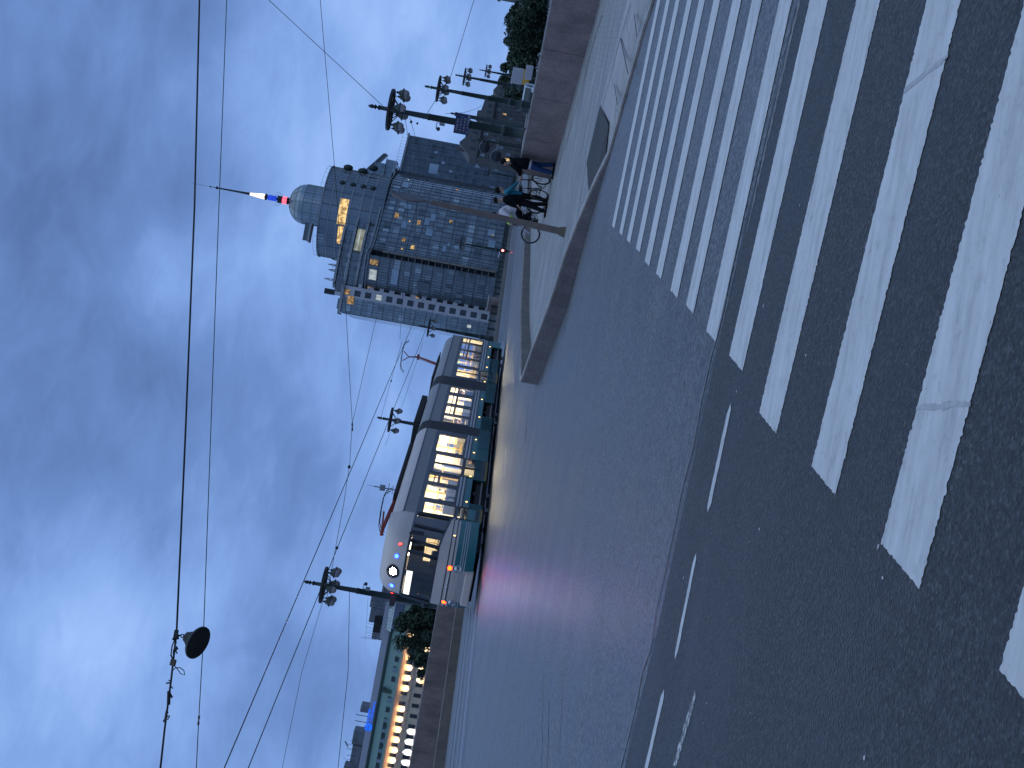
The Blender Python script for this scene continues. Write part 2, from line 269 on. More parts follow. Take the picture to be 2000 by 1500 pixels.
# ------------------------------------------------------------------ mesh helpers
class MB:
    def __init__(s): s.v = []; s.f = []; s.uv = {}
    def add(s, vs, fs):
        o = len(s.v); s.v += [tuple(p) for p in vs]; s.f += [tuple(i+o for i in f) for f in fs]; return s
    def box(s, a, b, T=None):
        (x0, y0, z0), (x1, y1, z1) = a, b
        vs = [Vector(p) for p in ((x0,y0,z0),(x1,y0,z0),(x1,y1,z0),(x0,y1,z0),(x0,y0,z1),(x1,y0,z1),(x1,y1,z1),(x0,y1,z1))]
        if T is not None: vs = [T @ p for p in vs]
        return s.add(vs, [(3,2,1,0),(4,5,6,7),(0,1,5,4),(1,2,6,5),(2,3,7,6),(3,0,4,7)])
    def path(s, pts, r, n=8, cap=True):
        pts = [Vector(p) for p in pts]; k = len(pts); rs = r if hasattr(r, '__len__') else [r]*k
        o = len(s.v); prev = None
        for i, p in enumerate(pts):
            t = (pts[min(i+1, k-1)] - pts[max(i-1, 0)]).normalized()
            if prev is None:
                u = t.orthogonal().normalized()
            else:
                u = (prev - t*prev.dot(t)); u = u.normalized() if u.length > 1e-6 else t.orthogonal().normalized()
            prev = u; w = t.cross(u)
            for j in range(n):
                a = 2*PI*j/n; s.v.append(tuple(p + (u*math.cos(a) + w*math.sin(a))*rs[i]))
        for i in range(k-1):
            for j in range(n): s.f.append((o+i*n+j, o+i*n+(j+1)%n, o+(i+1)*n+(j+1)%n, o+(i+1)*n+j))
        if cap: s.f.append(tuple(o+j for j in reversed(range(n)))); s.f.append(tuple(o+(k-1)*n+j for j in range(n)))
        return s
    def lathe(s, prof, n=16, T=None):
        o = len(s.v); T = T or Matrix.Identity(4); k = len(prof)
        for r, z in prof:
            for j in range(n):
                a = 2*PI*j/n; s.v.append(tuple(T @ Vector((r*math.cos(a), r*math.sin(a), z))))
        for i in range(k-1):
            for j in range(n): s.f.append((o+i*n+j, o+i*n+(j+1)%n, o+(i+1)*n+(j+1)%n, o+(i+1)*n+j))
        s.f.append(tuple(o+j for j in reversed(range(n)))); s.f.append(tuple(o+(k-1)*n+j for j in range(n)))
        return s
    def torus(s, R, r, n=24, m=8, T=None, sz=1.0):
        o = len(s.v); T = T or Matrix.Identity(4)
        for i in range(n):
            a = 2*PI*i/n
            for j in range(m):
                b = 2*PI*j/m; s.v.append(tuple(T @ Vector(((R+r*math.cos(b))*math.cos(a), (R+r*math.cos(b))*math.sin(a), r*sz*math.sin(b)))))
        for i in range(n):
            for j in range(m): s.f.append((o+i*m+j, o+((i+1)%n)*m+j, o+((i+1)%n)*m+(j+1)%m, o+i*m+(j+1)%m))
        return s
    def prism(s, poly, z0, z1, T=None):
        n = len(poly); T = T or Matrix.Identity(4)
        vs = [T @ Vector((x, y, z0)) for x, y in poly] + [T @ Vector((x, y, z1)) for x, y in poly]
        return s.add(vs, [tuple(reversed(range(n))), tuple(range(n, 2*n))] + [(i, (i+1)%n, n+(i+1)%n, n+i) for i in range(n)])
    def sheet(s, pts):                     # flat or gently warped polygon
        tri = tessellate_polygon([[Vector(p) for p in pts]]); return s.add(pts, tri)
    def sphere(s, c, r, n=12, m=8, sc=(1,1,1)):
        c = Vector(c); prof = [(max(1e-4, r*math.sin(PI*i/m)), -r*math.cos(PI*i/m)) for i in range(m+1)]
        return s.lathe(prof, n, Matrix.Translation(c) @ Matrix.Diagonal((sc[0], sc[1], sc[2], 1)))
    def build(s, name, m, parent=None, smooth=False, loc=None, bevel=0.0):
        me = bpy.data.meshes.new(name); me.from_pydata(s.v, [], s.f); me.validate(); me.update()
        bm = bmesh.new(); bm.from_mesh(me); bmesh.ops.recalc_face_normals(bm, faces=bm.faces); bm.to_mesh(me); bm.free()
        if smooth:
            for p in me.polygons: p.use_smooth = True
        o = bpy.data.objects.new(name, me); me.materials.append(M[m] if isinstance(m, str) else m); COL.objects.link(o)
        if parent: o.parent = parent
        if loc: o.location = loc
        if smooth:
            md = o.modifiers.new('es', 'EDGE_SPLIT'); md.split_angle = math.radians(40)
        if bevel > 0:
            md = o.modifiers.new('bv', 'BEVEL'); md.width = bevel; md.segments = 2; md.limit_method = 'ANGLE'
        return o
def tag(o, label, cat, group=None):
    o['label'] = label; o['category'] = cat
    if group: o['group'] = group
    return o
def struct(o): o['kind'] = 'structure'; return o
def thing(name, label, cat, loc=(0,0,0), rz=0.0, group=None):
    o = bpy.data.objects.new(name, None); COL.objects.link(o); o.location = loc; o.rotation_euler = (0, 0, rz); o.empty_display_size = 0.3
    return tag(o, label, cat, group)
def copy_tree(o, parent=None):
    c = o.copy(); COL.objects.link(c)
    if parent: c.parent = parent
    for ch in list(o.children): copy_tree(ch, c)
    return c
def T3(loc, rz=0.0, rx=0.0, ry=0.0): return Matrix.Translation(Vector(loc)) @ Euler((rx, ry, rz)).to_matrix().to_4x4()
def zto(v): return Vector(v).to_track_quat('Z', 'Y').to_matrix().to_4x4()
# ------------------------------------------------------------------ sky, light
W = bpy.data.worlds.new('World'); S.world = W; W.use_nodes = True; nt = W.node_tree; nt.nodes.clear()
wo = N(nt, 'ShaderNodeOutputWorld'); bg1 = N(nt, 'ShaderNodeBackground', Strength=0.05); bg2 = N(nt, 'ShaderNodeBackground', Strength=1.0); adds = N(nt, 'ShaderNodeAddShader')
sky = N(nt, 'ShaderNodeTexSky', sky_type='NISHITA', sun_disc=False); SUN_EL = math.radians(-4.0); SUN_AZ = math.radians(200)
sky.sun_elevation = SUN_EL; sky.sun_rotation = SUN_AZ
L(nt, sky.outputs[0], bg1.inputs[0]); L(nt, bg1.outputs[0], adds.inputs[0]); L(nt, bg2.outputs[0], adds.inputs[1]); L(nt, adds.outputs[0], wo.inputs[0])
tc = N(nt, 'ShaderNodeTexCoord'); nrm = N(nt, 'ShaderNodeVectorMath', operation='NORMALIZE'); L(nt, tc.outputs['Generated'], nrm.inputs[0])
sx = N(nt, 'ShaderNodeSeparateXYZ'); L(nt, nrm.outputs[0], sx.inputs[0])
def math_(op, a, b=None, clamp=False):
    n = N(nt, 'ShaderNodeMath', operation=op); n.use_clamp = clamp
    for i, q in enumerate((a, b)):
        if q is None: continue
        if hasattr(q, 'links'): L(nt, q, n.inputs[i])
        else: n.inputs[i].default_value = q
    return n.outputs[0]
den = math_('ADD', math_('MAXIMUM', sx.outputs[2], 0.0), 0.20)
cb = N(nt, 'ShaderNodeCombineXYZ'); L(nt, math_('DIVIDE', sx.outputs[0], den), cb.inputs[0]); L(nt, math_('DIVIDE', sx.outputs[1], den), cb.inputs[1])
mp = N(nt, 'ShaderNodeMapping'); mp.inputs['Rotation'].default_value = (0, 0.5, 0); mp.inputs['Scale'].default_value = (1.0, 1.0, 2.1); mp.inputs['Location'].default_value = (3.3, 1.2, 0.4); L(nt, nrm.outputs[0], mp.inputs[0])
mpb = N(nt, 'ShaderNodeMapping'); mpb.inputs['Rotation'].default_value = (0, 0, 0.55); mpb.inputs['Scale'].default_value = (0.62, 1.0, 1); L(nt, cb.outputs[0], mpb.inputs[0])
n3 = N(nt, 'ShaderNodeTexNoise', Scale=1.0, Detail=6.0, Roughness=0.5, Distortion=0.6); L(nt, mpb.outputs[0], n3.inputs[0])
n1 = N(nt, 'ShaderNodeTexNoise', Scale=4.6, Detail=8.0, Roughness=0.56, Distortion=0.45); L(nt, mp.outputs[0], n1.inputs[0])
n2 = N(nt, 'ShaderNodeTexNoise', Scale=15.0, Detail=6.0, Roughness=0.6, Distortion=0.7); L(nt, mp.outputs[0], n2.inputs[0])
val = math_('ADD', math_('ADD', math_('MULTIPLY', math_('SUBTRACT', n1.outputs[0], 0.5), 0.78), math_('MULTIPLY', math_('SUBTRACT', n2.outputs[0], 0.5), 0.30)), math_('MULTIPLY', math_('SUBTRACT', n3.outputs[0], 0.5), 0.45))
# broad banks of thicker and thinner cloud, each a soft patch of the sky around its own direction
for (x, y, rad, amp) in [(150,120,320,-.26),(250,560,300,-.12),(560,60,260,.12),(460,330,210,.16),(330,720,200,.06),(60,60,140,.06),(150,880,240,-.24),(60,1180,200,.20),(250,1010,230,.10),
                         (430,560,140,.12),(480,760,190,-.03),(610,790,120,-.05),(330,1350,190,.10),(540,1330,140,-.14),(700,780,110,.12),(640,1010,110,-.05),(700,1130,120,.10),(600,960,160,-.06),(800,60,160,.10),(720,120,110,-.06)]:
    d = (at(x, y, 100) - EYE).normalized(); cosr = math.cos(rad/FPX)
    dt = N(nt, 'ShaderNodeVectorMath', operation='DOT_PRODUCT'); L(nt, nrm.outputs[0], dt.inputs[0]); dt.inputs[1].default_value = d
    mr = N(nt, 'ShaderNodeMapRange', interpolation_type='SMOOTHSTEP'); mr.inputs[1].default_value = 1-(1-cosr)*2.2; mr.inputs[2].default_value = 1.0; mr.inputs[4].default_value = amp; L(nt, dt.outputs['Value'], mr.inputs[0])
    val = math_('ADD', val, mr.outputs[0])
hor = N(nt, 'ShaderNodeMapRange'); hor.inputs[1].default_value = 0.0; hor.inputs[2].default_value = 0.16; hor.inputs[3].default_value = 0.10; hor.inputs[4].default_value = 0.0; L(nt, sx.outputs[2], hor.inputs[0])
val = math_('ADD', math_('ADD', val, hor.outputs[0]), 0.655)
cr = ramp(nt, val, [(0.02, (0.078, 0.138, 0.320)), (0.30, (0.104, 0.188, 0.425)), (0.55, (0.150, 0.275, 0.600)), (0.78, (0.235, 0.405, 0.810)), (1.0, (0.34, 0.54, 0.97))])
# unseen sky overhead is set brighter and greyer to light the ground
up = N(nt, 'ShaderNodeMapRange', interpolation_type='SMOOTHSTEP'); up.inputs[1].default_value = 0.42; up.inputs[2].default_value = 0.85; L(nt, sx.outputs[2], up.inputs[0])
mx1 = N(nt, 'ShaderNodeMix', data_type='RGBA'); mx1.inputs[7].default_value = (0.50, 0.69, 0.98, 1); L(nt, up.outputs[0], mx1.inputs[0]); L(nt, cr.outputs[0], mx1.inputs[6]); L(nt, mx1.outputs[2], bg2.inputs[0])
sl = bpy.data.lights.new('sun', 'SUN'); sl.energy = 0.08; sl.angle = math.radians(40); sl.color = (1.0, 0.93, 0.86); so = bpy.data.objects.new('sun', sl); COL.objects.link(so)
so.rotation_euler = (math.radians(62), 0, math.radians(20))
S.view_settings.view_transform = 'Standard'; S.view_settings.look = 'None'; S.view_settings.exposure = 0; S.view_settings.gamma = 1
# ------------------------------------------------------------------ ground
far = 3000
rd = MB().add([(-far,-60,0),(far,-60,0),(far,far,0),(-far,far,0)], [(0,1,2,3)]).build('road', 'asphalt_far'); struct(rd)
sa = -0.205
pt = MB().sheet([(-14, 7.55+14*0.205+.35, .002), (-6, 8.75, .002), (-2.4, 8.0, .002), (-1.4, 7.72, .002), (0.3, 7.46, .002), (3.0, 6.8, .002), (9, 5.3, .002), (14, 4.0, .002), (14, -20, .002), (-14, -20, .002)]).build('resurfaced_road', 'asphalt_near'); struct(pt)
# crosswalk: bars 0.4 m wide at 1 m spacing with frayed edges
ca = Vector((0.9764, -0.2159, 0)); cbv = Vector((0.2159, 0.9764, 0)); c0 = Vector((2.294, 15.724, 0))
def fray(pa, pb, amp, step):
    n = max(2, int((pb-pa).length/step)); d = (pb-pa).normalized(); q = Vector((-d.y, d.x, 0))
    return [pa + (pb-pa)*(i/n) + q*random.gauss(0, amp) for i in range(n)]
def px_g(x, y, z=0.0):
    d = CAM_F + CAM_R*((750-y)/FPX) - CAM_U*((x-1000)/FPX); return EYE + d*((z-EYE.z)/d.z)
cw = MB(); cs_ = MB()
bars = [(-.05,-.44,0),(-.03,.77,1.19),(-.01,1.84,2.25),(.01,2.95,3.36),(-.01,3.95,4.37),(0,4.97,5.36),(0,6.06,6.49),(.02,6.98,7.37),(.01,8.01,8.4),(.02,8.9,9.34),(-.07,9.93,10.35),(-.03,11.02,11.41),(-.01,12.0,12.4),(.02,13.01,13.41),(.0,14.02,14.42)]
for Lx, n0, n1_ in bars:
    P = lambda l, k: c0 + ca*l - cbv*k + Vector((0, 0, .0045))
    A, B_, C_, D_ = P(Lx, n0), P(Lx, n1_), P(Lx+7.5, n1_), P(Lx+7.5, n0)
    st = 0.011 if n0 > 8 else 0.05; am = 0.0036
    cw.sheet(fray(A, B_, am*.7, st) + fray(B_, C_, am, st) + fray(C_, D_, am, .2) + fray(D_, A, am, st))
random.seed(21)
for (n0, L0) in ((12.0, .45), (12.0, 1.75), (11.02, 1.5), (11.02, 2.4), (9.93, 2.1), (9.93, 2.7)):
    pts = []; l = L0
    for k in range(9): l += random.gauss(.014, .0025); pts.append(c0 + ca*l - cbv*(n0+.41*k/8) + Vector((0, 0, .0062)))
    for a, b in zip(pts, pts[1:]):
        d = (b-a).normalized(); q = Vector((-d.y, d.x, 0))*random.uniform(.006, .014); cs_.sheet([a+q, b+q, b-q, a-q])
M['scuff'] = mat('tyre_scuff', (0.40, 0.40, 0.405), 0.7, 0.0, 0.2, 30.0)
struct(cs_.build('paint_scuff', 'scuff'))
struct(cw.build('crosswalk', 'paint'))
lm = MB()
for (x0, y0, x1, y1, w_) in [(.083,6.757,-.495,6.838,.085),(-.806,6.958,-1.39,7.004,.075),(-1.665,7.171,-2.75,7.40,.09),(-3.1,7.48,-3.7,7.62,.09),(-4.0,7.7,-4.6,7.84,.09)]:
    a = Vector((x0, y0, .0045)); b = Vector((x1, y1, .0045)); d = (b-a).normalized(); q = Vector((-d.y, d.x, 0))*w_*.5
    lm.sheet(fray(a+q, b+q, .003, .04) + [b + d*.03] + fray(b-q, a-q, .003, .04) + [a - d*.03])
struct(lm.build('lane_marking', 'paint'))
fm = MB()
for (x0, y0, x1, y1, w_) in [(-1.43,6.33,-1.9,6.52,.07),(-1.95,6.54,-2.5,6.78,.06)]:
    a = Vector((x0, y0, .0045)); b = Vector((x1, y1, .0045)); d = (b-a).normalized(); q = Vector((-d.y, d.x, 0))
    for i in range(46):
        c = a + (b-a)*random.random() + q*random.uniform(-w_/2, w_/2); r = random.uniform(.006, .02)
        c.z = .0042 + i*2e-5; fm.sheet([c + Vector((math.cos(t)*r*random.uniform(.6, 1.5), math.sin(t)*r*random.uniform(.5, 1), 0)) for t in [k*PI/3 for k in range(6)]])
for i in range(42):                     # specks of old paint and grit left on the road
    c = Vector((random.uniform(-2.6, 1.2), random.uniform(3.2, 7.2), .004)); r = random.choice([.003, .004, .006, .009])
    fm.sheet([c + Vector((math.cos(t)*r*random.uniform(.5, 1.6), math.sin(t)*r, 0)) for t in [k*PI/3 for k in range(6)]])
struct(fm.build('worn_marking', 'paint'))
M['faded_paint'] = mat('faded_paint', (0.15, 0.15, 0.152), 0.65, 0.0, 0.6, 9.0, 0.2, 60, detail=8)
fd = MB()
for (a, b, w_) in ((Vector((-1.43, 6.33, .0034)), Vector((-1.9, 6.52, .0034)), .075), (Vector((-1.95, 6.54, .0034)), Vector((-2.5, 6.78, .0034)), .07)):
    d = (b-a).normalized(); q = Vector((-d.y, d.x, 0))*w_*.5; fd.sheet(fray(a+q, b+q, .006, .02) + fray(b-q, a-q, .006, .02))
a, b = px_g(1454, 470, .0034), px_g(1566, -20, .0034); d = (b-a).normalized(); q = Vector((-d.y, d.x, 0))*.035; fd.sheet([a] + fray(a+d*.2+q*.6, b+q, .010, .03) + fray(b-q, a+d*.2-q*.6, .010, .03))
struct(fd.build('faded_marking', 'faded_paint'))
# sealed joints and cracks in the old asphalt
ck = MB()
def crack(pts, w_, z=.0038):
    pts = [Vector((p[0], p[1], z)) for p in pts]; fine = []
    for i in range(len(pts)-1):
        for k in range(6):
            fine.append(pts[i].lerp(pts[i+1], k/6) + Vector((random.gauss(0, .015), random.gauss(0, .03), 0)))
    fine.append(pts[-1])
    for i in range(len(fine)-1):
        d = (fine[i+1]-fine[i]).normalized(); q = Vector((-d.y, d.x, 0))*w_*.5
        ck.sheet([fine[i]+q, fine[i+1]+q, fine[i+1]-q, fine[i]-q])
crack([(-6.5, 9.0), (-2.4, 8.02), (-1.4, 7.74), (0.3, 7.48), (3.0, 6.82)], .009, .0035)
crack([(-1.3, 28.5), (-1.0, 29.6), (-.4, 30.6)], .09)
crack([(-5.0, 11.7), (-3.9, 12.2), (-3.4, 13.4)], .014)
struct(ck.build('asphalt_joint', 'patch'))
M['pale_joint'] = mat('pale_joint', (0.135, 0.135, 0.14), 0.45, 0.0, 0.2, 8.0); ck = MB()
crack([(-5.4, 11.4), (-4.4, 12.3), (-3.85, 13.3), (-3.4, 14.6)], .016); crack([(-3.5, 11.5), (-3.0, 12.4), (-2.5, 13.1), (-2.15, 13.2)], .014); crack([(-6.4, 9.1), (-2.6, 8.18), (-1.3, 7.86), (.4, 7.58), (1.3, 7.36)], .035)
crack([(-2.9, 15.6), (-2.5, 17.2), (-2.0, 19.0)], .016); struct(ck.build('sealed_crack', 'pale_joint'))
# tram tracks
rb = MB(); rl = MB(); gv = MB()
for w0 in (-18.65, -21.9):
    rb.add([br(-30, w0-1.35, .004), br(420, w0-1.35, .004), br(420, w0+1.35, .004), br(-30, w0+1.35, .004)], [(0,1,2,3)])
    for sgn in (-1, 1):
        c = w0 + sgn*.762
        rl.add([br(-30, c-.06, .010), br(420, c-.06, .010), br(420, c+.06, .010), br(-30, c+.06, .010)], [(0,1,2,3)])
        gv.add([br(-30, c+.19, .008), br(420, c+.19, .008), br(420, c+.27, .008), br(-30, c+.27, .008)], [(0,1,2,3)]); gv.add([br(-30, c-.20, .008), br(420, c-.20, .008), br(420, c-.13, .008), br(-30, c-.13, .008)], [(0,1,2,3)])
        rl.add([br(-30, c+.09, .008), br(420, c+.09, .008), br(420, c+.16, .008), br(-30, c+.16, .008)], [(0,1,2,3)])
struct(rb.build('tram_track_bed', 'railbed')); struct(rl.build('tram_rail', 'rail')); struct(gv.build('rail_groove', 'chassis'))
mk = MB()
for s0 in (36, 52, 68, 84):
    mk.add([br(s0, -12.9, .006), br(s0+3, -12.9, .006), br(s0+3, -12.8, .006), br(s0, -12.8, .006)], [(0,1,2,3)])
struct(mk.build('bridge_lane_marking', 'paint'))
# pavements with kerbs
inner = [(.30, 28.3, .13), (1.72, 22.75, .13), (2.56, 21.62, .12), (3.05, 20.8, .10), (3.55, 19.75, .06), (3.88, 18.72, .025), (5.14, 16.56, .02), (5.35, 15.9, .02), (6.6, 13.4, .02), (7.6, 11.2, .02), (9.6, 6.5, .05), (14, -4, .13), (20, -4, .13)]
wall_line = [(14.6, 8.0), (9.4, 28.7), (7.02, 40.4)]
pv = [Vector(p) for p in inner] + [Vector((15.2, 8.0, .13)), Vector((9.55, 28.75, .13)), Vector((7.25, 40.5, .13)), br(320, -3.5, .13), br(320, -8.1, .13), br(38, -8.05, .13), Vector((.62, 31.0, .13))]
struct(MB().sheet(pv).build('pavement', 'pavers'))
sl_ = MB().sheet([(3.56, 19.62, .072), (3.9, 18.73, .032), (5.16, 16.56, .027), (5.37, 15.92, .027), (6.62, 13.4, .027), (7.62, 11.2, .027), (9.0, 8.2, .045), (10.0, 12.0, .134), (6.1, 19.6, .134), (5.15, 21.2, .134), (4.25, 18.6, .10)])
struct(sl_.build('pavement_ramp', 'slabs'))
struct(MB().sheet([(3.42, 20.45, .110), (3.60, 19.70, .092), (3.80, 18.95, .058), (4.22, 18.63, .114), (5.12, 21.22, .144), (4.25, 22.1, .142)]).build('pavement_patch', 'patch'))
kb = MB()
def kerb(mb, pts, hs, th, sgn=1, chunk=1.35):
    pts = [Vector((p[0], p[1], 0)) for p in pts]
    for i in range(len(pts)-1):
        a, b = pts[i], pts[i+1]; n = max(1, round((b-a).length/chunk)); d = (b-a).normalized(); q = Vector((-d.y, d.x, 0))*th*sgn
        for k in range(n):
            f0, f1 = k/n, (k+1)/n; g = min(.012, .004*(b-a).length)
            p0 = a.lerp(b, f0) + d*g*.5; p1 = a.lerp(b, f1) - d*g*.5; h0 = hs[i]+(hs[i+1]-hs[i])*f0; h1 = hs[i]+(hs[i+1]-hs[i])*f1
            up_ = Vector((0, 0, 1)); bb = -.05
            c = .018
            vs = [p0+up_*bb, p1+up_*bb, p1+q+up_*bb, p0+q+up_*bb, p0+up_*(h0-c), p1+up_*(h1-c), p1+q+up_*(h1-c), p0+q+up_*(h0-c), p0+q*.12+up_*h0, p1+q*.12+up_*h1, p1+q*.88+up_*h1, p0+q*.88+up_*h0]
            mb.add(vs, [(0,1,5,4),(1,2,6,5),(2,3,7,6),(3,0,4,7),(4,5,9,8),(5,6,10,9),(6,7,11,10),(7,4,8,11),(8,9,10,11)])
K1 = [(.34, 29.6), (.16, 29.0), (.08, 28.5), (.11, 28.0), (.70, 25.8), (1.6, 22.53), (2.42, 21.43), (2.92, 20.63), (3.43, 19.64), (3.76, 18.66), (5.12, 16.54), (5.27, 16.01), (6.5, 13.4), (7.5, 11.2), (9.5, 6.5), (13.9, -4)]
KH = [.40, .40, .40, .39, .38, .33, .27, .20, .11, .035, .03, .03, .03, .03, .06, .14]
kerb(kb, K1, KH, .16, 1)
struct(kb.build('kerb', 'granite_red'))
kt = MB()
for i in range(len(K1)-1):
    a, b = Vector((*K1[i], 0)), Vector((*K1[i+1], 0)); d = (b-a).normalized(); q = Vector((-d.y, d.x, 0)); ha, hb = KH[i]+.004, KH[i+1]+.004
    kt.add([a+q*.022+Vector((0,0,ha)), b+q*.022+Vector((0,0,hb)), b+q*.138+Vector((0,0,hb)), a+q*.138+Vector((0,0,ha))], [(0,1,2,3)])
struct(kt.build('kerb_lit_rim', 'granite_top'))  # paler sheet over the kerb, painting in its lit top rim
kb2 = MB(); q0 = br(38, -8.05); q1 = br(320, -8.05)
kerb(kb2, [(.34, 29.62), (.60, 31.0), (q0.x, q0.y), (q1.x, q1.y)], [.40, .40, .40, .36], .16, -1, 2.2)
struct(kb2.build('bridge_kerb', 'granite_kerb'))
lp = MB(); lp.sheet([br(-20, -26.5, .14), br(320, -26.5, .14), br(320, -29.3, .14), br(-20, -29.3, .14)]); struct(lp.build('far_pavement', 'pavers'))
kb3 = MB(); a_ = br(-20, -26.2); b_ = br(320, -26.2); kerb(kb3, [(a_.x, a_.y), (b_.x, b_.y)], [.40, .40], .22, 1, 4.0); struct(kb3.build('far_kerb', 'granite_kerb'))
pj = MB()
def joint(pts, w_, z=.1345):
    P = [px_g(x, y, .13) for x, y in pts]
    for a, b in zip(P, P[1:]):
        a.z = b.z = z; d = (b-a).normalized(); q = Vector((-d.y, d.x, 0))*w_*.5; pj.sheet([a+q, b+q, b-q, a-q])
joint([(1176, 30), (1158, 90), (1138, 165), (1117, 243), (1097, 305), (1085, 345)], .045)
joint([(1147, 300), (1140, 345), (1131, 400)], .03); joint([(1196, 140), (1206, 95), (1222, 40), (1232, 5)], .025); joint([(1213, 75), (1228, 145)], .03, .139); joint([(1240, 28), (1245, 72)], .03, .139); joint([(1201, 165), (1207, 205)], .03, .139); joint([(1262, 8), (1246, 70), (1226, 140)], .022, .139)
struct(pj.build('pavement_joint', 'chassis'))
# ------------------------------------------------------------------ granite parapets
def parapet(name, label, pts, z0, z1, th, blk, m='granite_pink', group=None, cope=True):
    t = thing(name, label, 'parapet', (pts[0][0], pts[0][1], 0), 0, group)
    o = Vector((pts[0][0], pts[0][1], 0)); b = MB(); c = MB()
    for i in range(len(pts)-1):
        p, q = Vector((pts[i][0], pts[i][1], 0))-o, Vector((pts[i+1][0], pts[i+1][1], 0))-o; d = (q-p).normalized(); sd = Vector((d.y, -d.x, 0))*th; Ln = (q-p).length; n = max(1, round(Ln/blk))
        for k in range(n):
            u, v = p + d*(Ln*k/n+.011), p + d*(Ln*(k+1)/n-.011)
            b.add([u+Vector((0,0,z0)), v+Vector((0,0,z0)), v+sd+Vector((0,0,z0)), u+sd+Vector((0,0,z0)), u+Vector((0,0,z1)), v+Vector((0,0,z1)), v+sd+Vector((0,0,z1)), u+sd+Vector((0,0,z1))], [(3,2,1,0),(4,5,6,7),(0,1,5,4),(1,2,6,5),(2,3,7,6),(3,0,4,7)])
        ov = Vector((-d.y, d.x, 0))*.025; p2, q2 = p+ov, q+ov; s2 = sd - ov*2
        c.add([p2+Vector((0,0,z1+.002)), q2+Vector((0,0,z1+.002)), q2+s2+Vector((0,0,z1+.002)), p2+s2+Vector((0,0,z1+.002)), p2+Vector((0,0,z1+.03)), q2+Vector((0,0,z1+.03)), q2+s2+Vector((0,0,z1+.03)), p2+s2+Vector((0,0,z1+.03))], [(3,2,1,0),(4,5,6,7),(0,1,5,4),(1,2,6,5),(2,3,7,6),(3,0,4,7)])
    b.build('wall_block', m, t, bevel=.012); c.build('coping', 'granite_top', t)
    return t
parapet('granite_parapet', 'pinkish granite embankment wall beside the pavement, behind the standing man in jeans', [(7.02, 40.4), (9.4, 28.7), (14.6, 8.0)], 0, 1.25, -.42, 3.4)
pb0 = br(41.0, -3.85); pb1 = br(75, -3.85)
parapet('granite_parapet', 'reddish granite bridge wall running away behind the cyclists', [(pb1.x, pb1.y), (7.02, 40.5)], 0, 1.22, -.42, 3.0, 'granite_red')
pl0 = br(-20, -29.0); pl1 = br(63.5, -29.0)
parapet('granite_parapet', 'long granite wall beyond the tram tracks, in front of the lit cream building', [(pl1.x, pl1.y), (pl0.x, pl0.y)], 0, 1.26, -.45, 3.8)
def railing(label, s0, s1, w0, z1):
    t = thing('iron_railing', label, 'railing', br(s0, w0), BANG); b = MB(); Ln = s1-s0
    b.box((0, -.07, z1-.09), (Ln, .07, z1)); b.box((0, -.05, .12), (Ln, .05, .2)); b.box((0, -.05, z1*.62), (Ln, .05, z1*.62+.05))
    for k in range(int(Ln/.35)): x = k*.35; b.box((x, -.02, .2), (x+.05, .02, z1-.09))
    b.build('grille', 'iron_green', t); g = MB().box((-.1, -.1, 0), (.1, .1, z1+.05)).build('post', 'iron_green', t)
    for k in range(1, int(Ln/4)+1): q = g.copy(); COL.objects.link(q); q.parent = t; q.location = (k*4, 0, 0)
    return t
railing('dark green iron railing along the bridge behind and beyond the tram', 64, 300, -29.1, 1.15)
railing('dark iron railing of the bridge beyond the reddish granite wall', 75.4, 300, -3.9, 1.15)
t = thing('granite_pier', 'square granite pier at the end of the iron railing beside the tram rear', 'pier', br(141, -29.1), BANG)
MB().box((-.7, -.8, 0), (.7, .8, 1.5)).build('shaft', 'granite_pink', t, bevel=.03); MB().box((-.8, -.9, 1.502), (.8, .9, 1.7)).build('cap', 'granite_top', t)
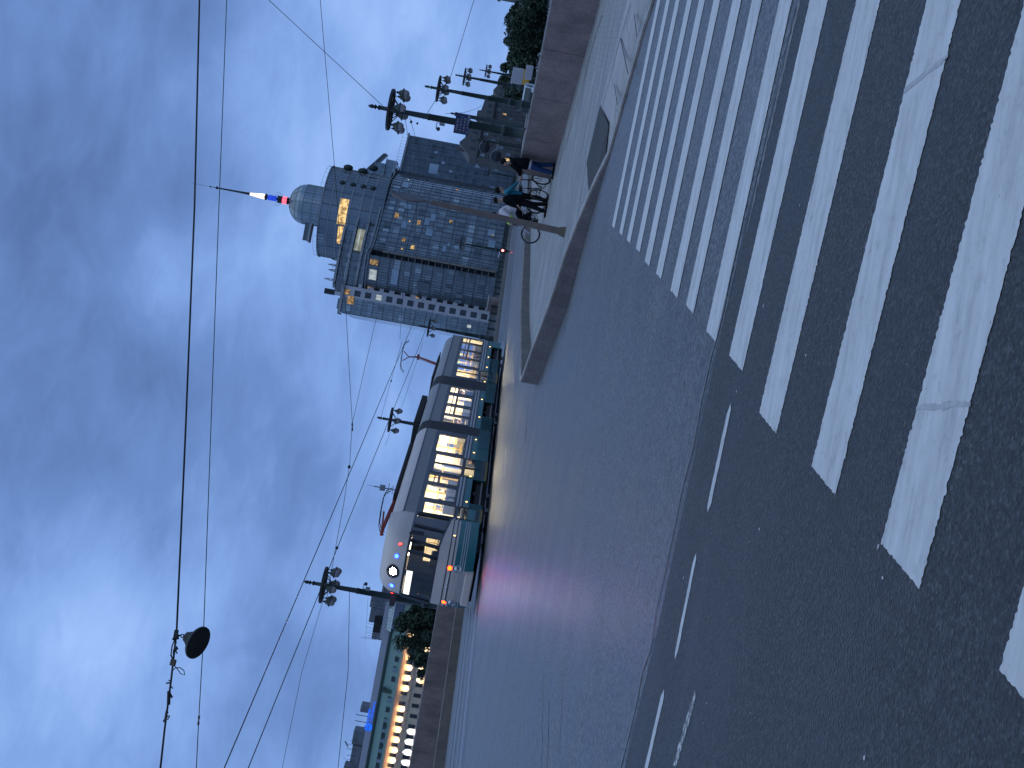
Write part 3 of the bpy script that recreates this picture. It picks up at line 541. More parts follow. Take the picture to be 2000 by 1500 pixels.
# ------------------------------------------------------------------ bridge lamps
def lamp_post(label, s, w, top, zbase=.13):
    H = 8.6; off = top - H
    t = thing('bridge_lamp', label, 'street lamp', br(s, w, zbase), BANG, 'cast iron lamps along the bridge')
    off -= zbase; R0 = off
    ped = max(.15, off+.02)
    MB().box((-.42, -.42, -.2), (.42, .42, ped)).build('pedestal', 'granite_red', t, bevel=.03)
    o = off
    MB().lathe([(.36, o), (.36, o+.25), (.31, o+.3), (.30, o+1.0), (.33, o+1.03), (.33, o+1.12), (.26, o+1.2), (.24, o+1.9), (.28, o+1.95), (.28, o+2.05), (.20, o+2.15)], 12).build('base', 'iron_green', t, True)
    MB().lathe([(.205, o+2.1), (.19, o+3.6), (.205, o+3.62), (.205, o+3.7), (.18, o+3.72), (.15, o+5.6), (.165, o+5.62), (.165, o+5.7), (.14, o+5.72), (.115, o+7.1), (.15, o+7.13), (.15, o+7.25), (.11, o+7.3), (.095, o+8.0), (.12, o+8.03), (.12, o+8.1), (.05, o+8.15), (.04, o+8.2)], 12).build('shaft', 'iron_green', t, True)
    MB().lathe([(.035, o+8.17), (.11, o+8.24), (.13, o+8.27), (.06, o+8.30), (.10, o+8.40), (.085, o+8.5), (.02, o+8.6)], 10).build('finial', 'iron_black', t, True)
    rg = MB(); zr = o+7.52
    for R, r, sz in ((.96, .04, 2.0), (.78, .022, 1.2), (.40, .03, 1.4)): rg.torus(R, r, 28, 6, T3((0, 0, zr)), sz)
    for k in range(6):
        a = k*PI/3 + .26; ux, uy = math.cos(a), math.sin(a)
        rg.path([(ux*.1, uy*.1, zr), (ux*.92, uy*.94, zr)], .024, 6)
        for q in (-.2, .2):
            rg.path([(math.cos(a+q)*.42, math.sin(a+q)*.42, zr), (math.cos(a+q*1.6)*.6, math.sin(a+q*1.6)*.6, zr), (math.cos(a+q*.6)*.8, math.sin(a+q*.6)*.8, zr)], .014, 5)
        rg.path([(ux*.12, uy*.12, zr-.42), (ux*.35, uy*.35, zr-.30), (ux*.62, uy*.62, zr-.08), (ux*.8, uy*.8, zr-.02)], .025, 6)
    rg.build('ring', 'iron_black', t, True)
    for k in range(6):
        a = k*PI/3 + .26; x, y = math.cos(a)*.90, math.sin(a)*.90
        sh = MB().lathe([(.02, zr-.08), (.02, zr-.18), (.05, zr-.19), (.06, zr-.25), (.045, zr-.27), (.10, zr-.31), (.15, zr-.42), (.24, zr-.49), (.245, zr-.53), (.20, zr-.535)], 12, T3((x, y, 0))).build('lamp_shade', 'iron_green', t, True)
        MB().lathe([(.185, zr-.536), (.19, zr-.60), (.165, zr-.70), (.105, zr-.78), (.02, zr-.805)], 12, T3((x, y, 0))).build('globe', 'globe', sh, True)
    return t
def camera_arm(t, z, side):
    ar = MB().box((-.08, side*.14, z-.12), (.08, side*.30, z+.12)).path([(0, side*.2, z+.1), (0, side*.2, z+.26), (0, side*.48, z+.26)], .02, 6).build('bracket', 'steel', t)
    MB().lathe([(.02, z+.06), (.09, z+.09), (.10, z+.18), (.05, z+.24)], 10, T3((0, side*.48, 0))).build('camera_dome', 'blackpaint', ar, True)
L1 = lamp_post('tall green lamp with a blue name plate, nearest on the right side of the bridge', 58.8, -3.7, 8.8)
camera_arm(L1, 5.05, 1)
sp = MB().box((-.03, -.46, 3.75), (.03, .50, 4.45), T3((-.27, 0, 0))).build('name_plate', 'navy', L1)
tx = MB(); random.seed(3)
for r_ in range(4):                     # four lines of small pale lettering, too fine to read in the photograph
    y = .42 - (0 if r_ % 2 else .06)
    while y > -.38 + (.08 if r_ % 2 == 0 else 0):
        wl = random.choice([.05, .06, .07]); zt = 4.36 - r_*.165
        tx.box((-.312, y-.010, zt-.085), (-.3008, y, zt)); 
        if random.random() < .7: tx.box((-.312, y-wl, zt-.10), (-.3008, y-wl+.014, zt))
        if random.random() < .6: tx.box((-.3125, y-wl+.014, zt-.014), (-.3008, y-.014, zt))
        if random.random() < .5: tx.box((-.3125, y-wl+.014, zt-.06), (-.3008, y-.014, zt-.046))
        y -= wl + (.022 if random.random() < .85 else .07)
tx.build('lettering', 'white', sp)
lamp_post('green bridge lamp with six globes, second from the viewer in the right-hand row', 93.5, -3.7, 9.17)
lamp_post('green bridge lamp rising from behind the trees, third in the right-hand row', 140, -3.7, 9.81)
lamp_post('small distant bridge lamp over the trees, fourth in the right-hand row', 195, -3.7, 9.5)
lamp_post('faraway lamp whose tip barely clears the trees on the right', 262, -3.7, 8.2)
LL1 = lamp_post('green lamp standing beside the front of the tram, by the long granite wall', 59.5, -29.1, 8.6)
camera_arm(LL1, 5.0, -1)
lamp_post('green lamp rising behind the middle of the tram roof', 90, -29.1, 8.5)
lamp_post('green lamp behind the rear of the tram, against the edge of the glass tower', 123.3, -29.1, 8.3)
lamp_post('dark lamp in front of the glass office building, beside the beige riser', 182, -29.1, 8.4)
lamp_post('tiny dark lamp in front of the office building, beside the white-jacketed cyclist', 297, -29.1, 8.4)
t = thing('wire_post', 'plain green post without lamps, between the first two right-hand lamps', 'post', br(88, -5.0, .13), BANG)
MB().lathe([(.28, 0), (.28, .9), (.24, 1.0), (.2, 2.2), (.17, 2.25), (.13, 5.9), (.15, 5.95), (.15, 6.1), (.05, 6.2), (.09, 6.3), (.02, 6.5)], 10).build('shaft', 'iron_green', t, True)
MB().lathe([(.25, 1.05), (.25, 1.15)], 10).build('collar', 'iron_black', t)
# traffic lights seen from behind, fixed under the name plate
t = thing('traffic_light', 'black round traffic lights seen from behind, beside the lamp with the name plate', 'traffic light', br(58.5, -4.3, 0), BANG)
MB().box((-.05, -.05, 2.9), (.05, .45, 3.0)).box((-.05, -.05, 2.35), (.05, .45, 2.45)).build('bracket', 'steel', t)
b = MB()
for z in (2.35, 2.95): b.lathe([(.05, -.14), (.27, -.1), (.29, .05), (.2, .16), (.06, .18)], 16, T3((0, .62 if z < 2.6 else .30, z+.02), 0, 0, PI/2))
b.build('signal_head', 'blackpaint', t, True)
MB().lathe([(.07, 0), (.06, 3.4)], 10).build('pole', 'iron_green', t, True)
# far traffic light showing red
p = at(982, 489, 150); t = thing('traffic_light', 'small distant traffic light showing red before the office building', 'traffic light', (p.x, p.y, 0), BANG)
MB().lathe([(.08, 0), (.06, p.z+.45)], 8).build('pole', 'iron_black', t); MB().box((-.12, -.2, p.z-.6), (.12, .2, p.z+.35)).build('signal_head', 'blackpaint', t)
MB().lathe([(.14, 0), (.12, .05)], 14, T3((-.12, 0, p.z), 0, 0, -PI/2)).build('red_lens', 'e_traffic', t)
# ------------------------------------------------------------------ road sign on the pavement, seen nearly edge on
p0 = at(1110, 455, 25.5); p1 = at(768, 378, 25.5); ax = (p1-p0); Ls = ax.length
t = thing('sign_post', 'leaning brown post with a round traffic sign seen edge-on, on the pavement', 'road sign', (p0.x, p0.y, .12), 0)
t.rotation_euler = Vector((0, 0, 1)).rotation_difference(ax).to_euler()
po = MB().lathe([(.105, 0), (.10, .02), (.085, .12), (.075, .16), (.068, 1.2), (.060, 2.2), (.055, 2.9)], 12); po.build('pole', 'pole_brown', t, True)
MB().lathe([(.12, -.02), (.115, .03), (.088, .14)], 12).build('base_sleeve', 'ochre_box', t, True)
cdir = (EYE - p1).normalized(); 
sd = MB().lathe([(.33, -.012), (.34, -.006), (.34, .006), (.33, .012)], 32, T3((.0, 0, 3.40)) @ zto((1.0, -.36, 0))); sd.build('sign_disc', 'signback', t)
rm = MB().torus(.335, .016, 32, 6, T3((.0, 0, 3.40)) @ zto((1.0, -.36, 0))); rm.build('rim', 'pole_brown', t)
MB().path([(0, 0.05, 2.85), (0, .05, 3.3), (0, .05, 3.72)], [.022, .022, .02], 8).path([(0, .05, 3.66), (.03, .05, 3.76), (.07, .05, 3.80)], [.02, .016, .01], 6).build('bracket', 'pole_brown', t)
# ------------------------------------------------------------------ overhead wires
def wire(label, pts, r, name='cable', extra=None, cat='cable', seg=10, sag=0.0):
    t = thing(name, label, cat, pts[0]); o = Vector(pts[0]); q = []
    for i in range(len(pts)-1):
        a, b = Vector(pts[i])-o, Vector(pts[i+1])-o
        for k in range(seg): f = k/seg; q.append(a.lerp(b, f) - Vector((0, 0, sag*4*f*(1-f))))
    q.append(Vector(pts[-1])-o); MB().path(q, r, 6).build('strand', 'cable', t, True)
    for (p, d, kind, sc) in (extra or []):
        p = Vector(p)-o; d = Vector(d).normalized(); T_ = Matrix.Translation(p) @ zto(d) @ Matrix.Scale(sc, 4)
        if kind == 'rod': MB().lathe([(.2, -1), (.9, -.9), (1, -.3), (.6, -.25), (.6, .25), (1, .3), (.9, .9), (.2, 1)], 10, T_ @ Matrix.Diagonal((.22, .22, 1, 1))).build('insulator', 'ochre_box', t, True)
        else: MB().lathe([(.2, -.6), (.8, -.5), (1, 0), (.8, .5), (.2, .6)], 8, T_ @ Matrix.Diagonal((.5, .5, 1, 1))).build('insulator', 'iron_black', t, True)
    return t
D1 = 24.0
A = [at(391, -60, D1+3), at(380, 400, D1+1.5), at(362, 850, D1), at(345, 1232, D1-1)]
c1 = wire('thick black cable slung across the sky, carrying the hanging street lamp', A + [at(334, 1330, D1-1.2), at(322, 1420, D1-1.5), at(310, 1530, D1-2)], .019)
o = Vector(A[0]); kn = MB(); random.seed(11)
for i in range(26):                     # wrapped joints and tied-on wiring along the cable
    f = random.random(); y = 1236 + f*170; x = 345 - (y-1232)*.115 + random.uniform(-2, 2)
    a = at(x, y, D1-1.2)-o; kn.path([a, a + Vector((random.uniform(-.1, .1), random.uniform(-.03, .03), random.uniform(-.07, .07)))], random.uniform(.008, .022), 5)
kn.path([at(343, 1245, D1-1.1)-o, at(336, 1262, D1-1.1)-o, at(334, 1278, D1-1.1)-o, at(338, 1292, D1-1.1)-o], .012, 6)
lp2 = MB(); lp2.path([at(340, 1300, D1-1.1)-o, at(346, 1306, D1-1.1)-o, at(353, 1316, D1-1.1)-o, at(361, 1318, D1-1.1)-o, at(359, 1309, D1-1.1)-o, at(351, 1304, D1-1.1)-o, at(344, 1304, D1-1.1)-o, at(336, 1310, D1-1.1)-o], .009, 6)
MB().path([at(330, 1350, D1-1.3)-o, at(329, 1376, D1-1.3)-o], .034, 7).build('cable_clamp', 'cable', c1); MB().path([at(326, 1388, D1-1.4)-o, at(323, 1404, D1-1.4)-o], .024, 7).build('cable_clamp', 'cable', c1)
kn.build('wrapped_wiring', 'cable', c1); lp2.build('spare_loop', 'cable', c1)
jb = at(338, 1294, D1-1.1)-o; MB().box((-.06, -.05, -.05), (.06, .05, .05), T3(jb, .3)).build('junction_box', 'ochre_box', c1, bevel=.01)
# hanging lamp
hp = at(345, 1240, D1-1.05); hz = at(372, 1249, D1-1.05)
t = thing('hanging_lamp', 'dark dish-shaped street lamp hanging from the thick overhead cable', 'street lamp', hp)
dv = (hz-hp); ax = Vector((dv.x, dv.y, dv.z)).normalized(); tl = Vector((-.16, -.50, -1)).normalized()
MB().box((-.09, -.035, -.02), (.09, .035, .05)).path([(0, 0, 0), (0, 0, -.09)], .018, 6).torus(.03, .011, 10, 5, T3((0, 0, -.11), 0, PI/2)).path([(0, 0, -.13), (0.0, -.01, -.20)], .03, 8).build('hanger', 'iron_black', t)
TT = T3((0, -.01, -.19)) @ zto(-tl)
MB().lathe([(.03, .02), (.10, 0), (.115, -.06), (.14, -.08), (.15, -.17), (.16, -.19)], 18, TT).build('gear_box', 'iron_black', t, True)
MB().lathe([(.15, -.18), (.29, -.24), (.318, -.27), (.318, -.305), (.30, -.31), (.20, -.295), (.02, -.29)], 28, TT).build('dish', 'iron_black', t, True)
D2 = 24.5
wire('thin wire with a small insulator running below the thick cable across the sky', [at(445, -60, D2+3), at(424, 500, D2+1), at(397, 1250, D2-1), at(388, 1407, D2-1.2), at(382, 1530, D2-2)], .0085,
     extra=[(at(388, 1407, D2-1.2), at(387, 1417, D2-1.2)-at(389, 1397, D2-1.2), 'rod', .10)])
# wires tied to the bridge lamps and posts
def lp_(s, w, z): return br(s, w, z)
wire('thin stay wire rising to the upper right from the nearest right-hand lamp', [br(58.8, -3.7, 7.95), at(525, 0, 52), at(478, -60, 50)], .014)
wire('thin wire passing behind the office dome, with a rod insulator left of it', [at(622, -40, 70), at(652, 310, 75), at(676, 615, 78), at(688, 826, 80)], .016)
wire('thin wire strung left from the rod insulator over the tram', [at(688, 826, 80), at(683, 905, 79), at(672, 980, 77), at(655, 1072, 74), at(636, 1180, 70)], .016,
     extra=[(at(688, 834, 80), at(688, 838, 80)-at(688, 830, 80), 'rod', .28), (at(682, 912, 79), at(681, 914, 79)-at(682, 910, 79), 'bell', .2)])
wire('slack wire between the tower edge and the rod insulator', [at(735, 622, 82), at(712, 720, 81), at(688, 828, 80)], .014)
wire('overhead contact wire of the near tram track', [br(8, -18.65, 5.85), br(26.9, -18.65, 5.98), br(50.9, -18.65, 6.1), br(78.7, -18.65, 6.26), br(140, -18.65, 6.5)], .018, cat='contact wire')
wire('overhead contact wire of the far tram track', [br(8, -21.9, 6.1), br(31.8, -21.9, 6.09), br(60.3, -21.9, 6.03), br(89.4, -21.9, 5.96), br(140, -21.9, 5.9)], .018, cat='contact wire',
     extra=[(at(658, 1070, 49), br(1, 0)-br(0, 0), 'bell', .13)])
wire('span wire going left from the lamp beside the tram front', [br(59.5, -29.1, 6.1), at(680, 1310, 56), at(657, 1530, 52)], .014)
wire('faint wire from the lamp ring beside the tram front to the far left', [br(59.5, -29.1, 7.3), at(590, 1310, 58), at(545, 1530, 56)], .011)
wire('stay wire from the name-plate lamp past the second lamp to the upper right', [br(58.8, -3.85, 6.1), at(880, 150, 62), at(938, -40, 66)], .014)
wire('cross wire between the nearest right-hand lamp and the tram roof', [br(58.8, -3.9, 7.0), at(802, 300, 66), at(781, 664, 78)], .011, extra=[(at(803, 238, 58.4), (.9, -.2, -.1), 'bell', .12)])
wire('second cross wire below it on the nearest right-hand lamp', [br(58.8, -3.9, 6.75), at(820, 300, 66), at(800, 640, 84)], .010, extra=[(at(815, 241, 58.4), (.9, -.2, -.1), 'bell', .10)])
wire('slack wire looping from the camera arm to the plain post', [br(58.8, -3.4, 5.1), at(912, 218, 72), at(940, 205, 87)], .011, sag=.15)
wire('faint wire over the rear of the tram towards the second left lamp', [at(785, 668, 76), at(742, 822, 90)], .012, extra=[(at(764, 744, 84), (.5, .8, 0), 'bell', .12)])
wire('faint lower wire behind the tram roof', [at(826, 668, 84), at(790, 780, 92), at(752, 870, 92)], .011)
# ------------------------------------------------------------------ tram (local: x from nose to rear, y to the far side, z up)
TS = 39.7
tram = thing('tram', 'cream and teal articulated tram with lit windows and glowing front lamps', 'tram', br(TS, -18.65, 0.0), BANG)
HW = 1.25
secs = [(3.3, 13.9), (15.2, 21.8), (23.5, 33.3)]
wheels = [(5.2, 8.1), (17.2, 19.9), (28.9, 31.9)]
doors = {0: [(3.45, 4.75), (8.15, 10.6)], 1: [], 2: [(23.85, 25.9)]}
wins = {0: [(5.05, 6.7), (6.95, 7.95), (10.9, 13.4)], 1: [(15.35, 16.5), (16.7, 18.15), (18.45, 20.1), (20.5, 21.65)], 2: [(26.3, 27.9), (28.15, 29.9), (30.1, 31.7), (31.9, 33.1)]}
ZB, ZW0, ZW1, ZR = .27, 1.36, 2.66, 3.22
def holes(x0, x1, cut):
    out = []; x = x0
    for a, b in sorted(cut):
        if a > x: out.append((x, a))
        x = max(x, b)
    if x < x1: out.append((x, x1))
    return out
for k, (x0, x1) in enumerate(secs):
    teal = MB(); belt = MB(); strp = MB(); post = MB(); upper = MB()
    for sy in (-1, 1):
        yo, yi = sy*HW, sy*(HW-.06)
        ds = doors[k] if sy < 0 else []
        ws = wins[k] if sy < 0 else [(x0+.25+i*1.55, x0+1.6+i*1.55) for i in range(int((x1-x0-.4)/1.55))]
        for a, b in holes(x0, x1, ds):
            for c, d in holes(a, b, wheels): teal.box((c, min(yo, yi), ZB), (d, max(yo, yi), .80))
            teal.box((a, min(yo, yi), .802), (b, max(yo, yi), 1.04))
            belt.box((a, min(yo, yi), 1.042), (b, max(yo, yi), ZW0-.002))
            for z in (1.10, 1.235): strp.box((a+.01, min(yo, yo+sy*.006), z), (b-.01, max(yo, yo+sy*.006), z+.075))
        for a, b in holes(x0, x1, ds+ws): post.box((a, min(yo, yi), ZW0), (b, max(yo, yi), ZW1))
        post.box((x0, min(yo, yi), ZW1+.001), (x1, max(yo, yi), ZW1+.12))
        upper.box((x0, min(yo, yi), ZW1+.122), (x1, max(yo, yi), ZR))
    for nm, mb, m in (('side_panel', teal, 'teal'), ('belt_panel', belt, 'blackpaint'), ('belt_stripe', strp, 'stripe'), ('window_pillar', post, 'blackpaint'), ('upper_panel', upper, 'roofgrey')):
        mb.build(nm, m, tram)
    # roof vault
    rf = MB(); prof = [(-HW-.0, ZR+.05), (-HW+.05, ZR+.16), (-HW+.20, ZR+.34), (-HW+.45, ZR+.47), (-.4, ZR+.52), (.4, ZR+.52), (HW-.45, ZR+.47), (HW-.20, ZR+.34), (HW-.05, ZR+.16), (HW, ZR+.05)]
    e0 = 2.2 if k == 0 else 0
    n = len(prof); vs = [(x0, y, z) for y, z in prof] + [(x1 - (0.35 if k == 2 else 0), y*(.97 if k == 2 else 1), z) for y, z in prof]
    rf.add(vs, [(i, i+1, n+i+1, n+i) for i in range(n-1)] + [tuple(range(n)), tuple(range(n, 2*n))])
    rf.box((x0, -HW+.02, ZR+.001), (x1-.05, HW-.02, ZR+.049)); rf.build('roof', 'cream' if k == 0 else 'roofgrey', tram, True)
    gt = MB()
    for sy in (-1, 1): gt.box((x0+.02, min(sy*(HW-.02), sy*(HW+.02)), ZR+.012), (x1-.05, max(sy*(HW-.02), sy*(HW+.02)), ZR+.055))
    gt.build('gutter', 'blackpaint', tram)
    # inside
    fl = MB(); fl.box((x0, -HW+.07, .36), (x1, HW-.07, .42)); fl.build('floor', 'intfloor', tram)
    ce = MB(); ce.box((x0, -HW+.07, 2.80), (x1, HW-.07, 2.86)); ce.build('ceiling', 'interior', tram)
    ln = MB()
    for y in (-.55, .55): ln.box((x0+.2, y-.09, 2.775), (x1-.2, y+.09, 2.798))
    ln.build('ceiling_light', 'e_int', tram)
    li = MB(); li.box((x0, HW-.10, .42), (x1, HW-.062, 1.30))
    fw = [(x0+.25+i*1.55, x0+1.6+i*1.55) for i in range(int((x1-x0-.4)/1.55))]
    for a, b in holes(x0, x1, [(a+.25, b-.45) for a, b in fw[::2]]): li.box((a, HW-.11, 1.302), (b, HW-.062, 2.60))
    li.box((x0, HW-.12, 2.30), (x1, HW-.064, 2.80))
    for a, b in ws if False else wins[k]: li.box((a, -HW+.10, .88), (b, -HW+.062, 1.28))
    li.build('inner_lining', 'interior', tram)
    # windows on the near side
    for i, (a, b) in enumerate(wins[k]):
        fr = MB(); y0, y1 = -HW-.004, -HW+.05; w_ = .05
        fr.box((a, y0, ZW0), (b, y1, ZW0+w_)).box((a, y0, ZW1-w_), (b, y1, ZW1)).box((a, y0, ZW0+w_), (a+w_, y1, ZW1-w_)).box((b-w_, y0, ZW0+w_), (b, y1, ZW1-w_))
        if not (k == 0 and i == 2) and i != 0:
            fr.box((a+w_, y0, ZW1-.52), (b-w_, y1, ZW1-.42)); fr.box((a+w_, y0+.01, ZW1-.30), (b-w_, y1-.01, ZW1-.25))
        f = fr.build('window', 'blackpaint', tram)
        MB().box((a+w_, -HW+.012, ZW0+w_), (b-w_, -HW+.020, ZW1-w_)).build('pane', 'glass', f)
    for a, b in fw:
        f = MB().box((a, HW-.05, ZW0), (b, HW+.004, ZW0+.05)).box((a, HW-.05, ZW1-.05), (b, HW+.004, ZW1)).build('window', 'blackpaint', tram)
        MB().box((a, HW-.02, ZW0+.05), (b, HW-.012, ZW1-.05)).build('pane', 'glass', f)
    for a, b in doors[k]:
        nl = 2 if b-a > 1.6 else 1; lw = (b-a)/nl
        for q in range(nl):
            c, d = a+q*lw, a+(q+1)*lw; y0, y1 = -HW-.012, -HW+.035; fr = MB(); w_ = .07
            fr.box((c+.005, y0, .36), (d-.005, y1, .50)).box((c+.005, y0, 2.52), (d-.005, y1, ZW1)).box((c+.005, y0, .50), (c+w_, y1, 2.52)).box((d-w_, y0, .50), (d-.005, y1, 2.52)).box((c+w_, y0, 1.20), (d-w_, y1, 1.34))
            f = fr.build('door', 'blackpaint', tram); MB().box((c+w_, y0+.015, .50), (d-w_, y0+.023, 1.20)).box((c+w_, y0+.015, 1.34), (d-w_, y0+.023, 2.52)).build('pane', 'glass', f)
        # pale panel and post standing just inside each doorway
        MB().box((a+.10, -.55, .42), (a+.62, -.50, 2.5)).build('partition', 'interior', tram)
        MB().box((a, -HW-.01, .24), (b, -HW+.25, .33)).build('door_step', 'step', tram)
    # seats and rails
    x = x0+.9
    while x < x1-.8:
        if not any(a-.3 < x < b+.1 for a, b in doors[k]):
            for y in (-.82, .78):
                lf_ = .34 if any(a-.6 < x < b+.1 for a, b in wheels) else 0
                st = MB().box((x, y-.36, .62+lf_), (x+.44, y+.36, .74+lf_)).box((x+.40, y-.36, .74+lf_), (x+.50, y+.36, 1.46+lf_)).box((x+.1, y-.3, .42+lf_*1.4), (x+.3, y+.3, .62+lf_)).build('seat', 'seat' if y < 0 else 'seatgrey', tram, bevel=.03)
                MB().path([(x+.46, y-.28, 1.44+lf_), (x+.46, y-.28, 1.54+lf_), (x+.46, y+.28, 1.54+lf_), (x+.46, y+.28, 1.44+lf_)], .018, 6).build('grab_handle', 'yellow', st)
        x += 1.02
    yl = MB()
    for y in (-.45, .45): yl.path([(x0+.3, y, 2.15), (x1-.3, y, 2.15)], .018, 6)
    x = x0+.8
    while x < x1-.5: yl.path([(x, -.45, .42), (x, -.45, 2.78)], .02, 6); yl.path([(x+.6, .45, .42), (x+.6, .45, 2.78)], .02, 6); x += 1.9
    yl.build('handrail', 'yellow', tram)
# end walls
MB().box((33.25, -HW+.06, ZB), (33.32, HW-.06, 1.3)).box((33.25, -HW+.06, 2.66), (33.32, HW-.06, 3.2)).box((33.25, -HW+.06, 1.3), (33.32, -.9, 2.66)).box((33.25, .9, 1.3), (33.32, HW-.06, 2.66)).build('rear_wall', 'teal', tram)
MB().box((33.20, -HW+.08, .42), (33.245, HW-.08, 1.28)).box((33.20, -HW+.08, 1.282), (33.245, -.9, 2.75)).box((33.20, .9, 1.282), (33.245, HW-.08, 2.75)).build('rear_lining', 'interior', tram)
MB().box((33.27, -.9, 1.3), (33.29, .9, 2.66)).build('rear_window', 'glass', tram)
for a, b in ((13.9, 15.2), (21.8, 23.5)):
    bl = MB(); n = 11; prof = [(-1.24, .25), (-1.24, 3.2), (-1.1, 3.55), (-.8, 3.66), (.8, 3.66), (1.1, 3.55), (1.24, 3.2), (1.24, .25)]
    vs = []; m_ = len(prof)
    for i in range(n+1):
        f = i/n; s_ = 1.0 if i % 2 else .955
        vs += [(a+(b-a)*f, y*s_, z*s_ if z > 1 else z) for y, z in prof]
    bl.add(vs, [(i*m_+j, i*m_+(j+1) % m_, (i+1)*m_+(j+1) % m_, (i+1)*m_+j) for i in range(n) for j in range(m_)]); bl.build('bellows', 'bellows', tram)
# chassis, bogies, wheels
MB().box((1.2, -1.0, .14), (33.0, 1.0, .34)).build('underframe', 'chassis', tram)
for a, b in wheels:
    bo = MB().box((a+.15, -1.12, .30), (b-.15, 1.12, .62)).box((a+.1, -1.02, .22), (b-.1, -.94, .36)).build('bogie', 'chassis', tram)
    for x in (a+.62, b-.62):
        for y in (-.80, .72):
            MB().lathe([(.05, -.06), (.31, -.055), (.33, -.03), (.33, .04), (.36, .045), (.36, .075), (.05, .08)], 24, T3((x, y, .36), 0, PI/2)).build('wheel', 'steel', bo, True)
    MB().box((a-.05, -.70, .30), (b+.05, .62, .86)).box((a-.05, -HW+.11, .845), (b+.05, -.701, .87)).box((a-.06, -HW+.07, .30), (a-.04, HW-.07, .85)).box((b+.04, -HW+.07, .30), (b+.06, HW-.07, .85)).build('wheel_well', 'chassis', tram)
    fr = MB()
    for (p, q) in (((a-.03, .27), (a+.02, .86)), ((b-.02, .27), (b+.03, .86)), ((a-.03, .80), (b+.03, .86))): fr.box((p[0], -HW-.012, p[1]), (q[0], -HW-.001, q[1]))
    fr.build('wheel_arch', 'teal', tram)
# cab: outline rows from the near side round the nose to the far side
OUT = [(3.3, -1.25), (2.2, -1.245), (1.3, -1.20), (.70, -1.10), (.30, -.92), (.10, -.62), (.02, -.30), (.0, 0)]
OUT = OUT + [(x, -y) for x, y in reversed(OUT[:-1])]
def rake(z): 
    pts = [(0.2, .22), (.6, .06), (1.05, 0.0), (1.5, .05), (2.72, .36), (3.0, .44), (3.25, .56), (3.45, .75), (3.6, 1.1), (3.70, 1.75)]
    for (a, u), (b, v) in zip(pts, pts[1:]):
        if z <= b: return u+(v-u)*max(0, (z-a)/(b-a))
    return pts[-1][1]
def cabrow(z, zs=None, off=0.0):
    r = rake(z); row = []
    for i, (x, y) in enumerate(OUT):
        f = 1-min(1, x/3.3); xx = x + r*f**.6*(1 if x < 3.3 else 0); sh = 1 if z < 3.2 else 1-(z-3.2)*.25*(1)
        row.append(Vector((xx - off*f, y*sh + (off if y > 0 else -off)*(abs(y) > .5), (zs[i] if zs else z))))
    return row
def cabloft(zs, i0=0, i1=None, off=0.0, lower=None):
    i1 = i1 or len(OUT)-1; mb = MB(); rows = [cabrow(z, lower if (lower and k == 0) else None, off) for k, z in enumerate(zs)]; m_ = i1-i0+1
    vs = [p for r in rows for p in r[i0:i1+1]]
    return mb.add(vs, [(k*m_+j, k*m_+j+1, (k+1)*m_+j+1, (k+1)*m_+j) for k in range(len(zs)-1) for j in range(m_-1)])
n_ = len(OUT)
cabloft([.30, .5, .8, 1.0], 0, 5).build('cab_side_panel', 'teal', tram, True); cabloft([.30, .5, .8, 1.0], n_-6, n_-1).build('cab_side_panel', 'teal', tram, True)
cabloft([.30, .5, .8, 1.0], 5, n_-6).build('nose_panel', 'cream', tram, True)
wl = [1.36 + .26*min(1, max(0, (3.3-x)/2.4)) for x, y in OUT]
mb = MB(); r0 = cabrow(1.0); r1 = [Vector((p.x, p.y, wl[i])) for i, p in enumerate(cabrow(1.5))]
mb.add(r0 + r1, [(j, j+1, n_+j+1, n_+j) for j in range(n_-1)]); mb.build('front_belt', 'cream', tram, True)
cabloft([2.80, 3.0, 3.2, 3.35, 3.5, 3.62, 3.70]).build('front_dome', 'cream', tram, True)
MB().add([p for p in cabrow(3.70)], [tuple(range(n_))]).build('cab_roof', 'cream', tram)
for q, zz in enumerate((1.08, 1.24)):    # belt lines wrap round the nose
    rr = [p + Vector((-.008 if 3 < i < n_-4 else 0, (-.006 if i < n_//2 else .006), 0)) for i, p in enumerate(cabrow(zz))]
    MB().add(rr + [p + Vector((0, 0, .035)) for p in rr], [(j, j+1, n_+j+1, n_+j) for j in range(n_-1)]).build('belt_line', 'blackpaint', tram)
for zz in (.62, .70, .78):
    rr = [p + Vector((-.010 if 3 < i < n_-4 else 0, (-.008 if i < n_//2 else .008), 0)) for i, p in enumerate(cabrow(zz))]
    MB().add(rr + [p + Vector((0, 0, .032)) for p in rr], [(j, j+1, n_+j+1, n_+j) for j in range(n_-1)]).build('chrome_trim', 'stripe', tram)
# cab glazing
top = cabrow(2.80); mid = [Vector((p.x, p.y, wl[i]+.002)) for i, p in enumerate(cabrow(1.55))]
def lerp_rows(f): return [mid[i].lerp(top[i], f) for i in range(n_)]
ga, gb = lerp_rows(.06), lerp_rows(.93)
fr = MB(); R0, R1, R2, R3 = lerp_rows(0), ga, gb, lerp_rows(1)
fr.add(R0+R1, [(j, j+1, n_+j+1, n_+j) for j in range(n_-1)]); fr.add(R2+R3, [(j, j+1, n_+j+1, n_+j) for j in range(n_-1)])
def pil(f0, i, f1, j, w_=.06):
    a, b = ga[i].lerp(ga[i+1], f0) if i+1 < n_ else ga[i], gb[j].lerp(gb[j+1], f1) if j+1 < n_ else gb[j]; fr.path([a, b], w_, 5)
for i, f in ((0, .05), (1, .3), (3, .0), (4, .2), (n_-5, .0), (n_-4, .0), (n_-2, .5)): pil(f, i, f, i, .075)
fr.build('cab_window_frame', 'blackpaint', tram)
